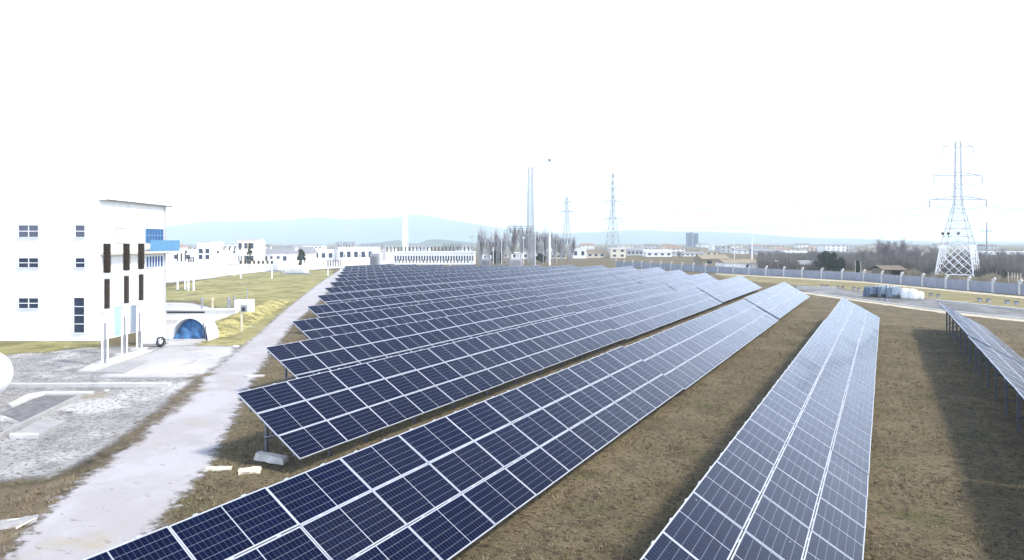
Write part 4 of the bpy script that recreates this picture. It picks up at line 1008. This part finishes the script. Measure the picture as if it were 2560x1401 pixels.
# town right of centre
hs = [ # px, depth, width px, top y, wall, roof, type, windows, floors, label
 (1448, 270, 36, 622, M_WHITE, M_WHITE2, 'flat', 2, 1, 'plain white cube house right of the smaller dark pylon'),
 (1490, 280, 46, 626, M_CREAM, M_RTILE, 'gable', 3, 1, 'cream house with brown tiled roof left of the tallest middle pylon'),
 (1546, 275, 38, 622, M_CREAM, M_WHITE2, 'flat', 2, 2, 'cream flat roofed house behind the tallest middle pylon'),
 (1588, 330, 40, 620, M_GREYR, M_RGREY, 'gable', 4, 1, 'grey house with grey roof just right of the tallest middle pylon'),
 (1615, 420, 30, 615, M_WHITE, M_RGREY, 'hip', 3, 2, 'white house with a grey hipped roof in the second line of the town'),
 (1648, 300, 64, 625, M_WHITE, M_WHITE2, 'gable', 4, 1, 'long white barn left of the slate tower block'),
 (1690, 420, 44, 617, M_WHITE, M_RRED, 'hip', 4, 2, 'white house with faded red roof left of the slate tower block'),
 (1725, 310, 70, 630, M_WHITE, M_RGREY, 'gable', 6, 1, 'wide white house with a grey roof below the slate tower block'),
 (1772, 330, 44, 627, M_CREAM, M_RTILE, 'gable', 3, 1, 'cream cottage with brown roof right of the dark utility pole'),
 (1800, 500, 36, 613, M_WHITE, M_WHITE2, 'flat', 3, 3, 'white block of flats above the tan roofs'),
 (1815, 420, 26, 616, M_GREYR, M_RGREY, 'flat', 2, 2, 'grey flat block above the left end of the tan shed'),
 (1856, 380, 30, 622, M_WHITE, M_RGREY, 'gable', 2, 2, 'white gabled house behind the two white poles'),
 (1920, 360, 66, 623, M_GREYR, M_RGREY, 'gable', 3, 1, 'grey hall with a sloping sheet roof right of the tall white pole'),
 (1965, 430, 50, 620, M_WHITE, M_RRED, 'hip', 4, 2, 'white house with a red hipped roof right of the grey hall'),
 (1998, 300, 60, 628, M_WHITE, M_WHITE2, 'gable', 3, 1, 'bright white long house left of the large evergreen'),
 (2030, 480, 34, 618, M_CREAM, M_RRED, 'hip', 3, 2, 'cream house with a red roof above the bright white long house'),
 (2090, 420, 50, 614, M_WHITE, M_RGREY, 'flat', 4, 3, 'white flats rising behind the dark evergreens'),
 (2128, 320, 56, 630, M_WHITE, M_RGREY, 'gable', 3, 1, 'white house with grey roof right of the dark evergreens'),
 (2165, 460, 44, 622, M_CREAM, M_RTILE, 'hip', 3, 2, 'cream house with brown roof behind the low bare tree'),
 (2245, 330, 46, 632, M_WHITE, M_RGREY, 'flat', 6, 2, 'white apartment row with many dark windows behind the forked bare tree'),
 (2290, 330, 50, 632, M_WHITE, M_RRED, 'flat', 6, 2, 'white apartment row with dark windows left of the big pylon'),
 (2325, 330, 34, 634, M_WHITE, M_RGREY, 'flat', 4, 2, 'short white apartment block behind the big pylon left leg'),
 (2440, 380, 40, 626, M_GREYR, M_RGREY, 'gable', 3, 1, 'grey house behind the right leg of the big pylon'),
 (2520, 360, 130, 630, M_WHITE, M_WHITE2, 'flat', 8, 1, 'very long white warehouse at the right picture edge'),
]
for (px, d, wpx, yt, wm, rm, rt, wn_, fl, l) in hs:
    house(px, d, wpx, yt, l, wm, rm, rt, wn_, fl, dp_=9 if d < 400 else 12, group='houses of the town beyond the wall')
# far small rooftops, individually
cols = [('white', M_WHITE), ('cream', M_CREAM), ('grey', M_GREYR), ('beige', M_BEIGE)]
rcols = [('red', M_RRED), ('grey', M_RGREY), ('brown', M_RTILE)]
near = [(1470, 'between the two dark middle pylons'), (1565, 'just behind the tallest middle pylon'), (1632, 'left of the slate tower block'), (1672, 'close left of the slate tower block'), (1762, 'close right of the slate tower block'), (1838, 'behind the thin white pole'), (1900, 'right of the tall white pole'), (1945, 'above the grey hall'), (2012, 'left of the evergreens'), (2055, 'above the large evergreen'), (2118, 'right of the evergreens'), (2190, 'behind the broad bare tree'), (2360, 'behind the big pylon'), (2420, 'right of the big pylon'), (2480, 'right of the grey utility pole')]
for k, (px, wh) in enumerate(near):
    (cn, cm), (rn, rm_) = cols[k % 4], rcols[k % 3]
    house(px, 620+37*(k*5 % 7), 30+(k*7 % 14), 609+(k*3 % 4), 'far small %s house, %s roof, %s' % (cn, rn, wh), cm, rm_, 'hip' if k % 2 else 'gable', 3, 2, 14, group='far houses on the skyline')
# sheds near the wall
house(1872, 160, 116, 650, 'low white walled shed with a long tan roof behind the wall', M_WHITE, M_RTAN, 'gable', 1, 1, 8, 'low_shed', 'shed', .3)
house(1790, 185, 66, 638, 'tan walled barn left of the low white shed', M_RTAN, M_RTAN, 'gable', 2, 1, 9, 'barn', 'barn', .35)
house(2005, 160, 110, 652, 'long grey roofed outbuilding with small windows left of the evergreens', M_GREYR, M_RGREY, 'gable', 4, 1, 7, 'outbuilding', 'shed', .5)
hut = thing('wooden_hut', 'brown hut with a dark open front and sagging straw roof behind the wall', 'hut', atd(2232, 132), YAWZ+.15)
b = MB(); b.boxb(-2.8, -2.65, 0, 3, 0, 1.9); b.boxb(2.65, 2.8, 0, 3, 0, 1.9); b.boxb(-2.65, 2.65, 2.8, 3, 0, 1.9); b.boxb(-2.65, -.4, 0, .15, 0, 1.5); b.build('wall', M_WOOD, hut); hut.scale = (.85, 1, .72)
b = MB(); b.add([(-3.3, -.7, 1.65), (3.3, -.7, 1.55), (3.3, 1.4, 2.65), (-3.3, 1.4, 2.75), (-3.3, 3.6, 1.7), (3.3, 3.6, 1.6), (-3.3, -.7, 1.5), (3.3, -.7, 1.4), (3.3, 1.4, 2.5), (-3.3, 1.4, 2.6), (-3.3, 3.6, 1.55), (3.3, 3.6, 1.45)], [(0,1,2,3), (3,2,5,4), (7,6,9,8), (8,9,10,11), (0,6,7,1), (4,5,11,10), (0,3,9,6), (3,4,10,9), (1,7,8,2), (2,8,11,5)]).build('roof', M_WOOD, hut)
# slate tower block
TD = 900; tw = thing('tower_block', 'slate blue twin shaft tower block on the skyline', 'tower', atd(1733, TD), YAWZ)
th_ = hz(582, TD)
MB().boxb(-7, -1.2, 0, 11, 0, th_).build('shaft', M_TOWER, tw); MB().boxb(1.0, 7, 0, 11, 0, th_-.8).build('shaft', M_TOWER, tw); MB().boxb(-1.2, 1.0, 1.2, 11, 0, th_+1.6).build('core', M_GREYR, tw)
for z in range(3, int(th_)-1, 3):
    MB().boxb(-6.4, -1.8, -.12, -.01, z, z+1.3).build('window', M_GLASS, tw); MB().boxb(1.6, 6.4, -.12, -.01, z, z+1.3).build('window', M_GLASS, tw)

# ------------------------------------------------------------------ hills
def hill(name, prof, depth, thick, m, seed, amp):
    """prof: (picture column, row) of the skyline; real relief standing at that distance"""
    px = np.arange(prof[0][0], prof[-1][0]+1, 24.); py_ = np.interp(px, [q[0] for q in prof], [q[1] for q in prof])
    r_ = np.random.default_rng(seed); n = len(px); NR = 10; vs = []
    rough = np.convolve(r_.normal(size=n+8), np.ones(5)/5, 'same')[4:4+n]
    for i in range(n):
        H = max(2., hz(py_[i], depth+thick*.5)+rough[i]*amp)
        for j in range(NR+1):
            t = j/NR; p = atd(px[i], depth+thick*t)
            s = math.sin(math.pi*t)**.8 if 0 < t < 1 else 0
            z = H*s*(1+.10*math.sin(i*.55+j*1.9)*(t < .45)) if 0 < t < 1 else -3
            vs.append((p.x, p.y, z))
    fs = [(i*(NR+1)+j, (i+1)*(NR+1)+j, (i+1)*(NR+1)+j+1, i*(NR+1)+j+1) for i in range(n-1) for j in range(NR)]
    b = MB(); return tag(b.add(vs, fs).build(name, m, smooth=True), kind='structure')
m_hill = ground_mat('wooded_hills', [(.055, .075, .06), ((.09, .10, .07), .004, .45, .6, None), ((.035, .05, .045), .012, .5, .65, None)], .05, .5)
hill('hills', [(-600, 600), (100, 585), (430, 566), (560, 556), (700, 552), (850, 549), (1050, 543), (1150, 554), (1250, 571), (1350, 584), (1430, 583), (1520, 579), (1600, 577), (1760, 579), (1900, 588), (2050, 595), (2200, 600), (2400, 604), (2900, 606)], 3400, 1800, m_hill, 2, 3)
hill('low_wooded_hills', [(900, 611), (955, 606), (985, 602), (1003, 599), (1010, 608), (1045, 609), (1055, 602), (1098, 598), (1140, 603), (1190, 608), (1260, 611)], 1500, 260, m_hill, 5, 1)

# ------------------------------------------------------------------ dry grass tufts between the near rows
PATH_W = [at(*p) for p in PATH]
def in_path(x, y):
    c = False
    for k in range(len(PATH_W)):
        a, b = PATH_W[k-1], PATH_W[k]
        if (a.y > y) != (b.y > y) and x < (b.x-a.x)*(y-a.y)/(b.y-a.y)+a.x: c = not c
    return c
def tufts(n, seed):
    r_ = np.random.default_rng(seed); vs = []; fs = []; k = 0
    while k < n:
        y = 3+57*r_.random()**1.7; x = r_.uniform(-20, 8)
        px = (Vector((x, y, 0))-CAM_P); dpt = px.dot(FW); k += 1
        if dpt < 5 or abs(px.dot(RT)/dpt) > .82: continue
        q = at_px(px, dpt)
        if x < -11 and in_path(x, y): continue
        if math.sin(x*1.7+y*.9)+math.sin(y*1.3-x*.8)+r_.normal()*.9 < -.2: continue
        for _ in range(r_.integers(3, 7)):
            a = r_.uniform(0, 6.28); h = r_.uniform(.03, .13); l = r_.uniform(.03, .14); w_ = r_.uniform(.006, .014)
            c, s = math.cos(a), math.sin(a); o = len(vs); bx, by = x+r_.normal()*.04, y+r_.normal()*.04
            vs += [(bx-s*w_, by+c*w_, 0), (bx+s*w_, by-c*w_, 0), (bx+c*l, by+s*l, h)]; fs.append((o, o+1, o+2))
    b = MB(); b.add(vs, fs); return b
def at_px(v, dpt): return (CX+FPX*v.dot(RT)/dpt, CY-FPX*v.dot(UP)/dpt)
m_tuft = ground_mat('dry_grass_blades', [(.19, .155, .088), ((.31, .255, .165), 2.1, .45, .6, None), ((.10, .105, .038), .5, .54, .66, None), ((.05, .042, .025), 3.7, .55, .65, None)], 5, 0)
tag(tufts(42000, 12).build('dry_grass', m_tuft), 'short dry winter grass covering the soil between the solar rows', 'grass', kind='stuff')

# ------------------------------------------------------------------ haze
hz_ = MB(); hz_.boxb(-5900, 1900, -40, 5900, -1.0, 330.)
mh = bpy.data.materials.new('haze'); mh.use_nodes = True; t = mh.node_tree
for nd in list(t.nodes):
    if nd.type == 'BSDF_PRINCIPLED': t.nodes.remove(nd)
pv = t.nodes.new('ShaderNodeVolumePrincipled'); pv.inputs['Color'].default_value = (.80, .95, 1, 1); pv.inputs['Density'].default_value = .00040; pv.inputs['Anisotropy'].default_value = .0
out = [nd for nd in t.nodes if nd.type == 'OUTPUT_MATERIAL'][0]; t.links.new(pv.outputs[0], out.inputs['Volume'])
tag(hz_.build('haze', mh), 'pale bluish winter haze over the plain', 'haze', kind='stuff')

_seen = {}
for o in COL.objects:
    if o.parent is None and o.get('label'):
        n_ = len(o['label'].split())
        if n_ > 16 or n_ < 4: print('LABELLEN', n_, o.name, o['label'])
        if o['label'] in _seen: print('DUPLABEL', o['label'])
        _seen[o['label']] = 1
